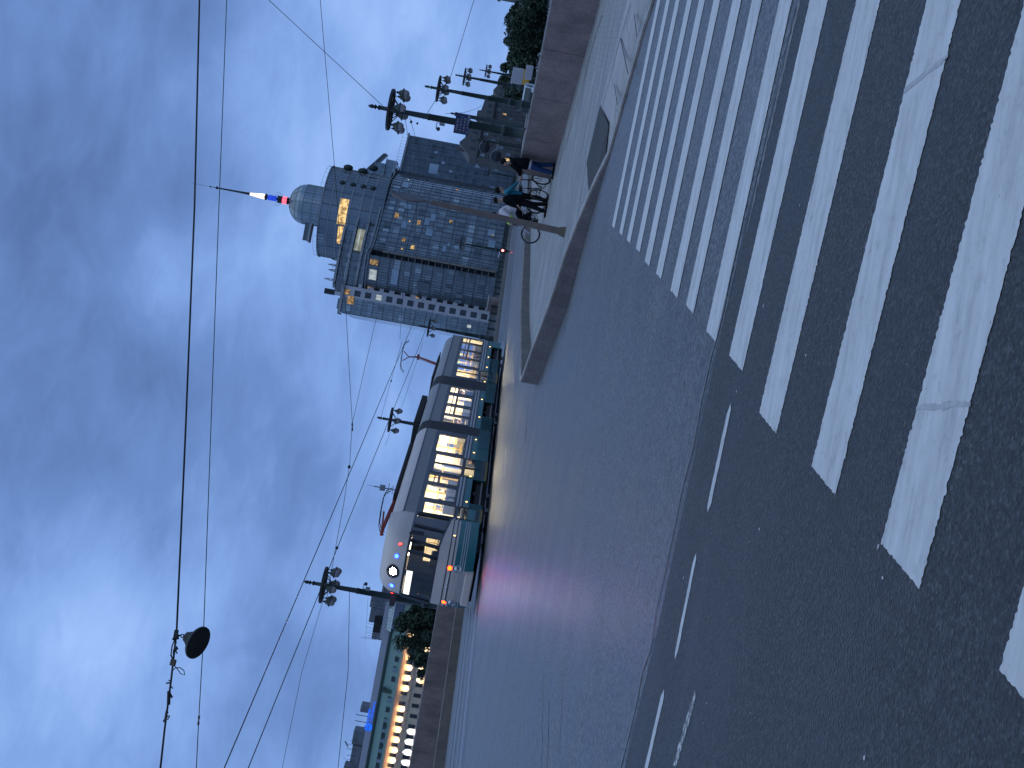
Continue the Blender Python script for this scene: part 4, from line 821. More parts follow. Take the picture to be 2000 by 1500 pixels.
MB().add([p for p in ga[4:n_-4]] + [p for p in gb[4:n_-4]], [(j, j+1, (n_-8)+j+1, (n_-8)+j) for j in range(n_-9)]).build('windshield', 'cabglass', tram)
for a, b in ((0, 4), (n_-5, n_-1)): MB().add(ga[a:b+1] + gb[a:b+1], [(j, j+1, b-a+1+j+1, b-a+1+j) for j in range(b-a)]).build('cab_side_window', 'cabglass', tram)
MB().box((.75, -1.0, .36), (3.3, 1.0, .44)).box((3.22, -1.15, .44), (3.29, 1.15, 1.3)).box((3.22, -1.15, 1.3), (3.29, -.35, 2.75)).box((3.22, .62, 1.3), (3.29, 1.15, 2.75)).box((3.22, -.35, 2.2), (3.29, .62, 2.75)).build('cab_bulkhead', 'seatgrey', tram)
MB().box((.7, -.85, .9), (1.2, .85, 1.42)).box((1.9, -.25, .5), (2.4, .3, 1.9)).build('driver_console', 'chassis', tram, bevel=.03)
MB().box((.62, -.05, 2.44), (.66, .95, 2.66)).build('route_display', 'e_route', tram)
def nose_at(y, z, off=.0):               # point on the nose surface and its outward normal
    row = cabrow(z)
    for a, b in zip(row, row[1:]):
        if a.y <= y <= b.y and b.y > a.y:
            p = a.lerp(b, (y-a.y)/(b.y-a.y)); t_ = (b-a).normalized(); nn = Vector((t_.y, -t_.x, 0)); nn = nn if nn.x < 0 else -nn
            sl = (rake(z+.1)-rake(z-.1))/.2; nn = Vector((nn.x, nn.y, -nn.x*0+sl*.6)).normalized(); return p + nn*off, nn
    return row[n_//2], Vector((-1, 0, 0))
def lamp(name, y, z, r, m, ring='blackpaint', off=.0):
    p, nn = nose_at(y, z); T_ = Matrix.Translation(p) @ zto(nn)
    h_ = MB().lathe([(r*1.25, -.05), (r*1.35, .01), (r*1.2, .04), (r*1.02, .03), (r, .02)], 20, T_).build(name, ring, tram, True)
    MB().lathe([(r, .021), (r*.8, .04), (r*.3, .052)], 18, T_).build('lens', m, h_, True)
lamp('headlight', 0.0, 3.14, .125, 'e_head'); 
p, nn = nose_at(0, 3.14); MB().lathe([(.20, -.12), (.26, -.02), (.25, .04), (.18, .05), (.17, .02)], 24, Matrix.Translation(p) @ zto(nn)).build('headlight_housing', 'blackpaint', tram, True)
lamp('blue_lamp', -.58, 3.10, .075, 'e_blue', 'cream'); lamp('blue_lamp', .58, 3.10, .075, 'e_blue', 'cream')
lamp('red_marker', -.95, 3.05, .05, 'e_red', 'blackpaint'); lamp('red_marker', .95, 3.05, .05, 'e_red', 'blackpaint')
for y in (-.66, .66):
    lamp('amber_lamp', y, 1.14, .075, 'e_amber', 'cream'); lamp('low_headlight', y*1.02, .88, .11, 'chrome', 'chrome')
p, nn = nose_at(0, 1.14); MB().sphere(p, .06, 10, 6).path([p + Vector((0, -.5, 0)), p, p + Vector((0, .5, 0))], .012, 5).build('coupling_badge', 'chrome', tram, True)
MB().box((-.10, -.62, .26), (.4, .62, .56)).build('bumper', 'cream', tram, bevel=.05)
MB().path([(.5, -.75, 1.5), (.18, -.95, 1.75), (.15, -1.0, 1.95)], .02, 6).build('wiper', 'blackpaint', tram)
MB().path([(1.0, -1.25, 2.75), (.85, -1.45, 2.80), (.85, -1.5, 2.72)], .018, 6).box((.78, -1.60, 2.28), (.90, -1.44, 2.74)).build('mirror', 'blackpaint', tram)
MB().box((.95, .85, 2.9), (1.02, 1.6, 3.1)).build('mirror', 'blackpaint', tram)
for x, z, yy in [(1.75, 1.17, 1.238), (5.35, .92, HW), (8.35, .92, HW), (11.5, .92, HW), (13.4, .92, HW), (17.0, .92, HW), (20.15, .92, HW), (23.65, .92, HW), (26.8, .92, HW), (29.2, .92, HW), (31.8, .92, HW)]:
    h_ = MB().lathe([(.05, -.01), (.06, .012), (.045, .018)], 12, T3((x, -yy, z), 0, PI/2)).build('side_lamp', 'stripe', tram, True)
    MB().lathe([(.045, .0185), (.02, .032)], 12, T3((x, -yy, z), 0, PI/2)).build('lens', 'e_side', h_)
# roof equipment and current collectors
for a, b, h_ in ((6.2, 12.8, .16), (16.2, 20.8, .30), (24.6, 29.6, .12)): MB().box((a, -.75, 3.73), (b, .75, 3.73+h_)).build('roof_equipment', 'chassis', tram, bevel=.04)
def panto(x, up, rise):
    pn = MB(); b0 = 3.78
    pn.box((x-.5, -.55, b0), (x-.42, .55, b0+.07)).box((x+.42, -.55, b0), (x+.5, .55, b0+.07)).box((x-.5, -.5, b0), (x+.5, -.43, b0+.07)).box((x-.5, .43, b0), (x+.5, .5, b0+.07))
    if up:
        k = Vector((x+.55, 0, 5.1)); tp = Vector((x+.15, 0, 6.0))
        pn.path([(x-.30, 0, b0+.1), k], [.075, .055], 7).path([(x-.45, .06, b0+.05), k + Vector((-.16, .06, -.02))], .018, 5)
        pn.path([k + Vector((0, -.16, 0)), k + Vector((0, .16, 0))], .075, 8).path([k, tp - Vector((0, 0, .35))], [.05, .035], 6).path([tp - Vector((0, 0, .36)), tp + Vector((0, -.3, -.02))], .028, 5).path([tp - Vector((0, 0, .36)), tp + Vector((0, .3, -.02))], .028, 5)
    else:
        tp = Vector((x-1.7, 0, b0+.32)); pn.path([(x+.3, -.16, b0+.1), (x-2.1, -.16, b0+.2)], .045, 6).path([(x+.3, .16, b0+.1), (x-2.1, .16, b0+.2)], .045, 6).path([(x-2.1, 0, b0+.22), (x-.3, 0, b0+.36)], .04, 6).path([(x-2.1, -.25, b0+.2), (x-2.1, .25, b0+.2)], .07, 6)
        tp = Vector((x-.2, 0, b0+.42))
    ar = pn.build('pantograph', 'redmetal', tram, True)
    hd = MB()
    for dx in (-.16, .16): hd.path([tp + Vector((dx, -.98, -.22)), tp + Vector((dx, -.85, -.04)), tp + Vector((dx, -.6, .05)), tp + Vector((dx, 0, .07)), tp + Vector((dx, .6, .05)), tp + Vector((dx, .85, -.04)), tp + Vector((dx, .98, -.22))], .018, 6)
    hd.path([tp + Vector((-.16, -.3, .05)), tp + Vector((.16, -.3, .05))], .015, 5).path([tp + Vector((-.16, .3, .05)), tp + Vector((.16, .3, .05))], .015, 5)
    hd.build('contact_bow', 'cable', ar, True)
panto(30.6, True, 0); panto(6.2, False, 0)
MB().path([(9.3, .3, 3.7), (9.3, .3, 4.95)], .025, 6).box((9.2, .2, 4.45), (9.4, .4, 4.68)).path([(9.3, .05, 4.3), (9.3, .55, 4.3)], .015, 5).path([(9.3, .1, 4.12), (9.3, .5, 4.12)], .015, 5).path([(9.3, .3, 4.95), (9.3, .3, 5.25)], .008, 5).build('antenna', 'steel', tram)
MB().lathe([(.10, 3.7), (.12, 3.95), (.05, 4.0)], 10, T3((12.6, .2, 0))).build('roof_vent', 'steel', tram, True)
# ------------------------------------------------------------------ people
def skin(name, J, E, m, parent=None, root=None, sub=2, extra=None):
    keys = list(J); idx = {k: i for i, k in enumerate(keys)}
    me = bpy.data.meshes.new(name+'_cage'); me.from_pydata([J[k][0] for k in keys], [(idx[a], idx[b]) for a, b in E], []); me.update()
    o = bpy.data.objects.new(name, me); COL.objects.link(o)
    md = o.modifiers.new('skin', 'SKIN'); md.use_smooth_shade = True; sb = o.modifiers.new('sub', 'SUBSURF'); sb.levels = sub; sb.render_levels = sub
    if not me.skin_vertices: me.attributes.new('x', 'FLOAT', 'POINT')
    for k in keys:
        sv = me.skin_vertices[0].data[idx[k]]; r = J[k][1]; sv.radius = r if hasattr(r, '__len__') else (r, r); sv.use_root = (k == (root or keys[0]))
    dg = bpy.context.evaluated_depsgraph_get(); dg.update(); ev = o.evaluated_get(dg); nm = bpy.data.meshes.new_from_object(ev)
    o.modifiers.clear(); o.data = nm; bpy.data.meshes.remove(me)
    if extra:
        bm = bmesh.new(); bm.from_mesh(nm); x = bpy.data.meshes.new('x'); x.from_pydata(extra.v, [], extra.f); bm.from_mesh(x); bm.to_mesh(nm); bm.free(); bpy.data.meshes.remove(x)
    nm.materials.clear(); nm.materials.append(M[m])
    for p in nm.polygons: p.use_smooth = True; p.material_index = 0
    if parent: o.parent = parent
    return o
def person(label, loc, rz, P, mats, cap=False, bulk=1.0, group=None, stripes=False, shoe='shoe', hem=None, hairlong=False):
    """P: joints in a frame where the person faces +x; z up from the soles."""
    t = thing('person', label, 'person', loc, rz, group)
    V = {k: Vector(v) for k, v in P.items()}
    hd = (V['head']-V['neck']).normalized(); fw = V.get('face', Vector((1, 0, 0))).normalized(); sd = hd.cross(fw).normalized()
    if sd.length < .1: sd = Vector((0, 1, 0))
    fw = sd.cross(hd).normalized()
    J = {'pelvis': (V['pelvis'], (.115, .085)), 'waist': (V['pelvis'].lerp(V['chest'], .45), (.11, .08)), 'chest': (V['chest'], (.135, .095)), 'neckb': (V['chest'].lerp(V['neck'], .75), .066), 'neck': (V['neck'], .058),
         'jaw': (V['neck'].lerp(V['head'], .45)+fw*.022, .066), 'head': (V['head'], (.080, .092)), 'crown': (V['head']+hd*.085-fw*.012, .060), 'nose': (V['head']-hd*.02+fw*.105, .014)}
    E_ = [('pelvis','waist'),('waist','chest'),('chest','neckb'),('neckb','neck'),('neck','jaw'),('jaw','head'),('head','crown'),('head','nose')]
    for s in 'lr':
        J['hip'+s] = (V['hip'+s], .078); J['knee'+s] = (V['knee'+s], .054); J['ankle'+s] = (V['ankle'+s], .036); J['toe'+s] = (V['toe'+s], .036)
        E_ += [('pelvis','hip'+s),('hip'+s,'knee'+s),('knee'+s,'ankle'+s),('ankle'+s,'toe'+s)]
        J['sh'+s] = (V['sh'+s], .052); J['el'+s] = (V['el'+s], .040); J['wr'+s] = (V['wr'+s], .032)
        d = (V['wr'+s]-V['el'+s]).normalized(); q = d.cross(Vector((0, 0, 1))); q = q.normalized() if q.length > .2 else Vector((1, 0, 0)); u = d.cross(q)
        J['palm'+s] = (V['wr'+s]+d*.07, (.040, .022)); E_ += [('chest','sh'+s),('sh'+s,'el'+s),('el'+s,'wr'+s),('wr'+s,'palm'+s)]
        for i, (o_, ln) in enumerate(((-.030, .065), (-.010, .078), (.010, .074), (.030, .058))):
            b0 = V['wr'+s]+d*.095+q*o_; J['f%s%d' % (s, i)] = (b0+d*ln*.5+u*.008, .0085); J['g%s%d' % (s, i)] = (b0+d*ln*.85+u*.03, .007)
            E_ += [('palm'+s, 'f%s%d' % (s, i)), ('f%s%d' % (s, i), 'g%s%d' % (s, i))]
        J['t'+s] = (V['wr'+s]+d*.06+q*(-.055)+u*.01, .010); E_ += [('wr'+s, 't'+s)]
    ex = MB()
    for k in (-1, 1):
        ex.sphere(V['head']+sd*(.088*k)-fw*.01, .026, 8, 6, (.6, .6, 1.1)); ex.sphere(V['head']+sd*(.034*k)+fw*.083+hd*.005, .011, 8, 6)
    ex.sphere(V['head']-hd*.062+fw*.088, .018, 8, 5, (.7, 1.2, .35))
    body = skin('body', J, E_, mats['skin'], t, 'pelvis', 2, ex)
    pel = V['pelvis']
    up0 = (V['chest']-pel).normalized()
    TR = {'w': (pel+up0*.13, (.175, .145)), 'm': (pel+up0*.05, (.185, .155)), 'p': (pel-up0*.04, (.185, .160))}; ET = [('w','m'),('m','p')]
    for s in 'lr':
        TR['h'+s] = (V['hip'+s]-Vector((0, 0, .04)), .118); TR['k'+s] = (V['knee'+s], .086); TR['c'+s] = (V['knee'+s].lerp(V['ankle'+s], .5), .074); TR['a'+s] = (V['ankle'+s]-(V['knee'+s]-V['ankle'+s]).normalized()*.035, .074)
        ET += [('p','h'+s),('h'+s,'k'+s),('k'+s,'c'+s),('c'+s,'a'+s)]
    skin('trousers', TR, ET, mats['legs'], t, 'p')
    ch, nb = V['chest'], V['chest'].lerp(V['neck'], .6)
    up = (ch-pel).normalized()
    JK = {'b': (pel-Vector((0, 0, .12)), (.205, .175)), 'b2': (pel-up*.02, (.20, .168)), 'w': (pel.lerp(ch, .45), (.185, .15)), 'c': (ch, (.195, .15)), 'n': (ch.lerp(V['neck'], .88), .088)}; EJ = [('b','b2'),('b2','w'),('w','c'),('c','n')]
    for s in 'lr':
        JK['m'+s] = (ch.lerp(V['sh'+s], .55)+up*.02, .108)
        JK['s'+s] = (V['sh'+s], .080); JK['e'+s] = (V['el'+s], .062); JK['r'+s] = (V['el'+s].lerp(V['wr'+s], .95), .046); EJ += [('c','m'+s),('m'+s,'s'+s),('s'+s,'e'+s),('e'+s,'r'+s)]
    JK = {k: (p, tuple(q*bulk for q in r) if hasattr(r, '__len__') else r*bulk) for k, (p, r) in JK.items()}
    jk = skin('jacket', JK, EJ, mats['top'], t, 'c')
    if stripes:
        for s in 'lr':
            d = (V['wr'+s]-V['el'+s]).normalized(); a = V['el'+s].lerp(V['wr'+s], .35)
            MB().path([a-d*.06, a+d*.06], .092, 12).build('reflective_band', 'hivis', jk, True)
    if hem: MB().lathe([(.17, -.03), (.19, 0), (.188, .05)], 16, T3(pel-Vector((0, 0, .16))) @ Matrix.Diagonal((.85, 1.12, 1, 1))).build('shirt_hem', hem, t, True)
    for s in 'lr':
        a, b = V['ankle'+s], V['toe'+s]; d = (b-a); d.z = 0; d = d.normalized() if d.length > .01 else fw
        z0 = a.z-.08
        sh = MB().path([Vector((a.x, a.y, z0+.045))-d*.06, Vector((a.x, a.y, z0+.048))+d*.03, Vector((b.x, b.y, z0+.036))-d*.01, Vector((b.x, b.y, z0+.030))+d*.055], [.038, .045, .040, .022], 10).build('shoe', 'shoe', t, True)
        MB().path([Vector((a.x, a.y, z0+.010))-d*.07, Vector((b.x, b.y, z0+.010))+d*.06], .012, 6).build('sole', shoe, sh, True)
    hc = V['head']+hd*.045-fw*.022
    T_ = Matrix.Translation(hc) @ zto(hd)
    if cap:
        MB().lathe([(.103, -.01), (.108, .03), (.098, .08), (.06, .115), (.01, .125)], 16, T_).build('cap', mats['hair'], t, True)
    else:
        MB().lathe([(.070, -.09 if not hairlong else -.16), (.098, -.04), (.106, .02), (.092, .075), (.055, .105), (.01, .115)], 16, Matrix.Translation(-fw*.030+hd*.012) @ T_).build('hair', mats['hair'], t, True)
    return t
def legs(hip_y=.09, spread=.11, stride=0.0, h=.93):
    return {'hipl': (0, hip_y, h-.03), 'hipr': (0, -hip_y, h-.03), 'kneel': (.03+stride*.5, spread, .50), 'kneer': (.03-stride*.4, -spread, .50), 'anklel': (stride, spread+.01, .08), 'ankler': (-stride, -spread-.01, .08), 'toel': (stride+.12, spread+.03, .035), 'toer': (-stride+.12, -spread-.03, .035)}
def stand(**k):
    P = {'pelvis': (0, 0, .95), 'chest': (.01, 0, 1.34), 'neck': (.03, 0, 1.505), 'head': (.05, 0, 1.625), 'shl': (0, .19, 1.41), 'shr': (0, -.19, 1.41), 'ell': (-.02, .25, 1.13), 'elr': (-.02, -.25, 1.13), 'wrl': (.10, .24, .90), 'wrr': (.10, -.24, .90)}
    P.update(legs()); P.update(k); return P
GZ = .13
def px(x, y, z=GZ):
    d = CAM_F + CAM_R*((750-y)/FPX) - CAM_U*((x-1000)/FPX); t = (z-EYE.z)/d.z; return EYE + d*t
camleft = math.atan2(0, -1)
# 1: man in black jacket and jeans leaning beside the wall, side to the viewer, turned to the left
person('person in a black jacket and blue jeans standing against the pinkish granite wall', (7.08, 38.85, GZ), math.radians(155),
       stand(chest=(.04, .02, 1.33), neck=(.06, 0, 1.50), head=(.09, 0, 1.615), shl=(.05, .19, 1.40), shr=(.03, -.19, 1.40), ell=(.20, .24, 1.14), elr=(.16, -.24, 1.14), wrl=(.40, .16, 1.05), wrr=(.38, -.14, 1.05), kneel=(.06, .13, .50), anklel=(.10, .14, .08), toel=(.25, .15, .035), kneer=(-.02, -.10, .50), ankler=(-.10, -.10, .08), toer=(.05, -.12, .035)),
       {'skin': 'skin', 'legs': 'jeans', 'top': 'jacket_black', 'hair': 'hair'}, hem='whitecloth', bulk=1.24)
# 2: teal jacket, arm reaching right to the handlebar
person('person in a teal jacket reaching one arm out to the handlebar of the black bicycle', (6.20, 39.95, GZ), math.radians(-10),
       stand(shl=(.0, .19, 1.41), shr=(.02, -.19, 1.40), chest=(.03, 0, 1.34), head=(.07, 0, 1.625), elr=(.22, -.33, 1.24), wrr=(.46, -.30, 1.08), ell=(-.02, .26, 1.14), wrl=(.12, .27, .95)),
       {'skin': 'skin', 'legs': 'darkcloth', 'top': 'tealcloth', 'hair': 'hair'})
# 3: all in black with a dark cap, looking left
person('person all in black with a dark cap and white-soled shoes before the bicycles', (5.90, 39.3, GZ), math.radians(172),
       stand(head=(.08, 0, 1.615), neck=(.04, 0, 1.50), chest=(.0, 0, 1.33), ell=(-.03, .26, 1.13), wrl=(.12, .2, .97), elr=(-.03, -.26, 1.13), wrr=(.14, -.18, .98), kneel=(.08, .12, .50), anklel=(.16, .13, .08), toel=(.31, .14, .035), kneer=(.0, -.09, .5), ankler=(-.08, -.09, .08), toer=(.07, -.1, .035)),
       {'skin': 'skin', 'legs': 'darkcloth', 'top': 'jacket_black', 'hair': 'hair'}, cap=True, shoe='whiteshoe', bulk=1.28)
# bicycles: local x forward, wheels on z=0
def bicycle(label, loc, rz, fm, steer=0.0):
    t = thing('bicycle', label, 'bicycle', loc, rz); R_ = .335; fx, rx_ = .56, -.50
    bb = Vector((-.06, 0, .29)); st = Vector((-.22, 0, .78)); hd = Vector((.38, 0, .74)); hb = Vector((.42, 0, .60)); rh = Vector((rx_, 0, R_)); fh = Vector((fx, 0, R_))
    b = MB().path([bb, st], .018, 8).path([st-Vector((-.02, 0, .06)), hd], .017, 8).path([bb, hb], .021, 8).path([hd+Vector((-.02, 0, .06)), hb+Vector((.02, 0, -.03))], .022, 8)
    for s in (-1, 1): b.path([bb+Vector((0, s*.03, 0)), rh+Vector((0, s*.06, 0))], .011, 6).path([st+Vector((.02, s*.02, -.08)), rh+Vector((0, s*.06, 0))], .010, 6)
    b.build('frame', fm, t, True)
    f = MB()
    for s in (-1, 1): f.path([hb+Vector((.02, s*.05, .0)), hb+Vector((.06, s*.055, -.10)), fh+Vector((0, s*.055, 0))], [.017, .016, .012], 6)
    f.path([hb+Vector((.02, -.06, 0)), hb+Vector((.02, .06, 0))], .018, 6); f.build('fork', 'bikesilver', t, True)
    MB().path([hd+Vector((-.03, 0, .05)), hd+Vector((-.05, 0, .24))], .018, 8).path([hd+Vector((-.06, -.33, .27)), hd+Vector((.0, -.12, .25)), hd+Vector((.0, .12, .25)), hd+Vector((-.06, .33, .27))], .014, 8).build('handlebar', 'bikeframe', t, True)
    g = MB()
    for s in (-1, 1): g.path([hd+Vector((-.06, s*.33, .27)), hd+Vector((-.035, s*.22, .262))], .02, 8).path([hd+Vector((.02, s*.2, .24)), hd+Vector((.04, s*.29, .21))], .008, 5)
    g.build('grip', 'rubber', t, True)
    MB().path([st, st+Vector((-.04, 0, .15))], .014, 8).build('seat_post', 'bikesilver', t)
    MB().path([st+Vector((-.20, 0, .18)), st+Vector((-.10, 0, .19)), st+Vector((.05, 0, .175)), st+Vector((.12, 0, .16))], [.06, .075, .03, .02], 8).build('saddle', 'rubber', t, True)
    MB().torus(.095, .012, 20, 6, T3(bb+Vector((0, -.045, 0)), 0, PI/2)).path([bb, bb+Vector((.10, -.07, -.13))], .011, 6).path([bb, bb+Vector((-.10, .07, .13))], .011, 6).path([bb+Vector((0, -.08, 0)), bb+Vector((0, .08, 0))], .02, 8).build('crankset', 'bikesilver', t)
    for s in (-1, 1): MB().box((-.05, -.045, -.012), (.05, .045, .012), T3(bb+Vector((.10*-s, s*.11, -.13*-s)))).build('pedal', 'rubber', t)
    for c in (fh, rh):
        w = MB().torus(R_-.025, .025, 40, 8, T3(c, 0, PI/2)).build('tyre', 'rubber', None, True)
        wh = thing('x', 'x', 'x'); del wh['label']; del wh['category']; wh.name = 'wheel'; wh.parent = t; w.parent = wh
        MB().torus(R_-.055, .010, 40, 6, T3(c, 0, PI/2)).build('rim', 'bikesilver', wh, True)
        sp = MB().path([c+Vector((0, -.05, 0)), c+Vector((0, .05, 0))], .018, 8)
        for k in range(18):
            a = 2*PI*k/18; sp.path([c+Vector((0, .025*(-1)**k, 0)), c+Vector((math.cos(a)*(R_-.05), 0, math.sin(a)*(R_-.05)))], .0016, 3, False)
        sp.build('spoke', 'bikesilver', wh)
    MB().box((rx_-.22, -.06, .70), (rx_+.15, .06, .72)).build('rear_carrier', 'bikeframe', t)
    return t
pf = px(1054, 460); pr_ = px(1060, 390); dxy = Vector((-1.05, -.10, 0)).normalized()
B2 = bicycle('silver bicycle facing left, ridden by the hunched cyclist in the pale jacket', Vector((5.20, 41.5, GZ)) - dxy*.56, math.atan2(dxy.y, dxy.x), 'bikesilver')
# 4: cyclist hunched over the handlebar of the silver bicycle
bx = Vector((5.20, 41.5, GZ)) - dxy*.56
person('cyclist in a pale jacket with yellow-green armbands hunched over the silver bicycle', bx, math.atan2(dxy.y, dxy.x),
       {'pelvis': (-.22, 0, 1.04), 'chest': (-.02, 0, 1.39), 'neck': (.08, 0, 1.52), 'head': (.14, 0, 1.62), 'face': (.9, 0, -.35), 'shl': (.01, .21, 1.42), 'shr': (.01, -.21, 1.42), 'ell': (.16, .33, 1.17), 'elr': (.16, -.33, 1.17), 'wrl': (.27, .30, 1.04), 'wrr': (.27, -.30, 1.04),
        'hipl': (-.20, .10, 1.0), 'hipr': (-.20, -.10, 1.0), 'kneel': (.14, .13, .78), 'kneer': (.02, -.14, .58), 'anklel': (-.10, .13, .50), 'ankler': (.02, -.13, .235), 'toel': (.04, .13, .44), 'toer': (.16, -.13, .18)},
       {'skin': 'skin', 'legs': 'darkcloth', 'top': 'whitecloth', 'hair': 'hair'}, stripes=True, bulk=1.42)
bicycle('black bicycle standing turned away by the granite wall, held by the person in teal', (6.62, 40.15, GZ), math.radians(52), 'bikeframe')
# passengers inside the tram
def passenger(label, lx, ly, top, hair='hair', cap=False, up=0.0):
    p = tram.matrix_basis if False else None
    w = br(TS+lx, -18.65-ly, .30+up)
    person(label, w, BANG+PI, {'pelvis': (0, 0, .58), 'chest': (-.05, 0, .96), 'neck': (-.03, 0, 1.14), 'head': (0, 0, 1.27), 'shl': (-.05, .19, 1.03), 'shr': (-.05, -.19, 1.03), 'ell': (.04, .24, .76), 'elr': (.04, -.24, .76), 'wrl': (.26, .14, .70), 'wrr': (.26, -.14, .70), 'hipl': (.05, .1, .56), 'hipr': (.05, -.1, .56), 'kneel': (.42, .12, .58), 'kneer': (.42, -.12, .58), 'anklel': (.42, .12, .20), 'ankler': (.42, -.12, .20), 'toel': (.56, .12, .155), 'toer': (.56, -.12, .155)},
           {'skin': 'skin', 'legs': 'darkcloth', 'top': top, 'hair': hair}, cap)
passenger('passenger in a mustard coat seated by a tram window ahead of the front bellows', 11.9, -.86, 'yellowcoat')
passenger('passenger in a dark coat seated by the first window behind the tram front door', 5.95, -.86, 'darkcloth', up=.34)
def stander(label, lx, ly, top, rz):
    person(label, br(TS+lx, -18.65-ly, .42), BANG+rz, stand(elr=(.12, -.26, 1.25), wrr=(.22, -.2, 1.5)), {'skin': 'skin', 'legs': 'darkcloth', 'top': top, 'hair': 'hair'})
stander('standing passenger in a dark coat inside the tram front double doors', 9.0, -.25, 'jacket_black', -PI/2)
stander('standing passenger in a pale coat in the middle section of the tram', 18.9, -.3, 'whitecloth', PI)
stander('standing passenger in a dark coat at the rear door of the tram', 24.6, -.2, 'darkcloth', PI/2)
passenger('passenger in a black coat seated by the second window of the tram middle section', 17.0, -.86, 'jacket_black', up=.34)
passenger('passenger in a grey coat seated by a window of the tram rear section', 29.3, -.86, 'greycloth', up=.34)
# ------------------------------------------------------------------ glass office building
def wall_strip(plan, z0, z1, m, name, parent, u0=0.0, close=None, smooth=False):
    """vertical wall along plan [(x,y)...]; z0/z1 numbers; UV in metres; returns obj"""
    vs = []; fs = []; uvs = []; u = u0
    us = [u0]
    for a, b in zip(plan, plan[1:]): u += math.hypot(b[0]-a[0], b[1]-a[1]); us.append(u)
    for (x, y) in plan: vs += [(x, y, z0), (x, y, z1)]
    for i in range(len(plan)-1): fs.append((2*i, 2*i+2, 2*i+3, 2*i+1)); uvs += [(us[i], z0), (us[i+1], z0), (us[i+1], z1), (us[i], z1)]
    me = bpy.data.meshes.new(name); me.from_pydata(vs, [], fs); uvl = me.uv_layers.new(name='UVMap')
    for k, q in enumerate(uvs): uvl.data[k].uv = q
    me.materials.append(M[m]); o = bpy.data.objects.new(name, me); COL.objects.link(o); o.parent = parent
    return o
def resample(pl, step):
    out = []
    for a, b in zip(pl, pl[1:]):
        n = max(1, round(math.hypot(b[0]-a[0], b[1]-a[1])/step))
        for k in range(n): out.append((a[0]+(b[0]-a[0])*k/n, a[1]+(b[1]-a[1])*k/n))
    return out+[pl[-1]]
def smooth_pl(p, it=3):
    for _ in range(it):
        q = [p[0]]
        for a, b in zip(p, p[1:]): q += [(a[0]*.75+b[0]*.25, a[1]*.75+b[1]*.25), (a[0]*.25+b[0]*.75, a[1]*.25+b[1]*.75)]
        p = q+[p[-1]]
    return p
off = thing('office_building', 'blue glass office building with stepped drum, dome and lit spire', 'office building', (45, 400, 0))
OX, OY = 45, 400
def loc_(p): return (p[0]-OX, p[1]-OY)
def grid_on(plan, zs, vstep, z0, z1, dep=.12, th=.16, vth=.11):
    b = MB()
    for z in zs:
        for a, c in zip(plan, plan[1:]):
            d = Vector((c[0]-a[0], c[1]-a[1], 0)); l = d.length
            if l < .01: continue
            d /= l; nn = Vector((d.y, -d.x, 0)); A_, C_ = Vector((a[0], a[1], z)), Vector((c[0], c[1], z))
            b.add([A_+nn*dep, C_+nn*dep, C_-nn*.05, A_-nn*.05, A_+nn*dep+Vector((0,0,th)), C_+nn*dep+Vector((0,0,th)), C_-nn*.05+Vector((0,0,th)), A_-nn*.05+Vector((0,0,th))], [(3,2,1,0),(4,5,6,7),(0,1,5,4),(1,2,6,5),(2,3,7,6),(3,0,4,7)])
    if vstep:
        for p, q in zip(resample(plan, vstep), resample(plan, vstep)[1:]):
            d = Vector((q[0]-p[0], q[1]-p[1], 0)).normalized(); nn = Vector((d.y, -d.x, 0)); c = Vector((p[0], p[1], 0))+nn*(dep*.5)
            b.box((c.x-vth/2, c.y-vth/2, z0), (c.x+vth/2, c.y+vth/2, z1))
    return b
def cornice_on(plan, z, h_, dep): 
    return grid_on(plan, [z], 0, 0, 0, dep, h_)
FH = 3.55
# left glass wing and white strip
wing = [loc_(p) for p in ((13.4, 404), (13.4, 400), (18.6, 400))]
wall_strip([loc_((13.4, 445)), wing[0], wing[1], wing[2]], 0, 49.4, 'curtain_light', 'side_glazing', off)
grid_on(wing, [FH*k for k in range(14)], 1.75, 0, 49.4, .10, .14).build('facade_grid', 'office_grid', off)
cornice_on([loc_((13.1, 404)), loc_((13.1, 399.8)), loc_((22.6, 399.8))], 49.4, .9, .5).build('cornice', 'office_trim', off)
ws = MB(); x0_, x1_ = 18.62, 22.4
wz = [1.2+FH*k for k in range(14)]
for k in range(14):
    z = wz[k]; zt = wz[k+1] if k < 13 else 49.38
    ws.box((x0_-OX, -.02, z+2.1), (x1_-OX, .5, zt)); ws.box((x0_-OX, -.02, z), (x0_+.75-OX, .5, z+2.1)); ws.box((x1_-1.1-OX, -.02, z), (x1_-OX, .5, z+2.1))
ws.box((x0_-OX, -.02, 0), (x1_-OX, .5, 1.2)); ws.build('white_cladding', 'office_white', off)
ws2 = MB()
for k in range(13): ws2.box((22.41-OX, -.1, 1.0+FH*k), (23.5-OX, .8, 1.0+FH*k+1.35+(.3 if k % 2 else 0)))
ws2.build('balcony_panel', 'office_white', off)
for k in range(14):
    z = wz[k]; m = 'e_warm' if k == 13 else ('e_cool' if k == 10 else 'winglass')
    f = MB().box((x0_+.75-OX, .1, z), (x0_+.83-OX, .3, z+2.1)).box((x1_-1.18-OX, .1, z), (x1_-1.1-OX, .3, z+2.1)).box((x0_+.83-OX, .1, z), (x1_-1.18-OX, .3, z+.09)).box((x0_+.83-OX, .1, z+2.0), (x1_-1.18-OX, .3, z+2.1)).box((20.45-OX, .1, z+.09), (20.55-OX, .3, z+2.0)).build('window', 'office_grid', off)
    MB().box((x0_+.83-OX, .22, z+.09), (x1_-1.18-OX, .26, z+2.0)).build('pane', m, f)
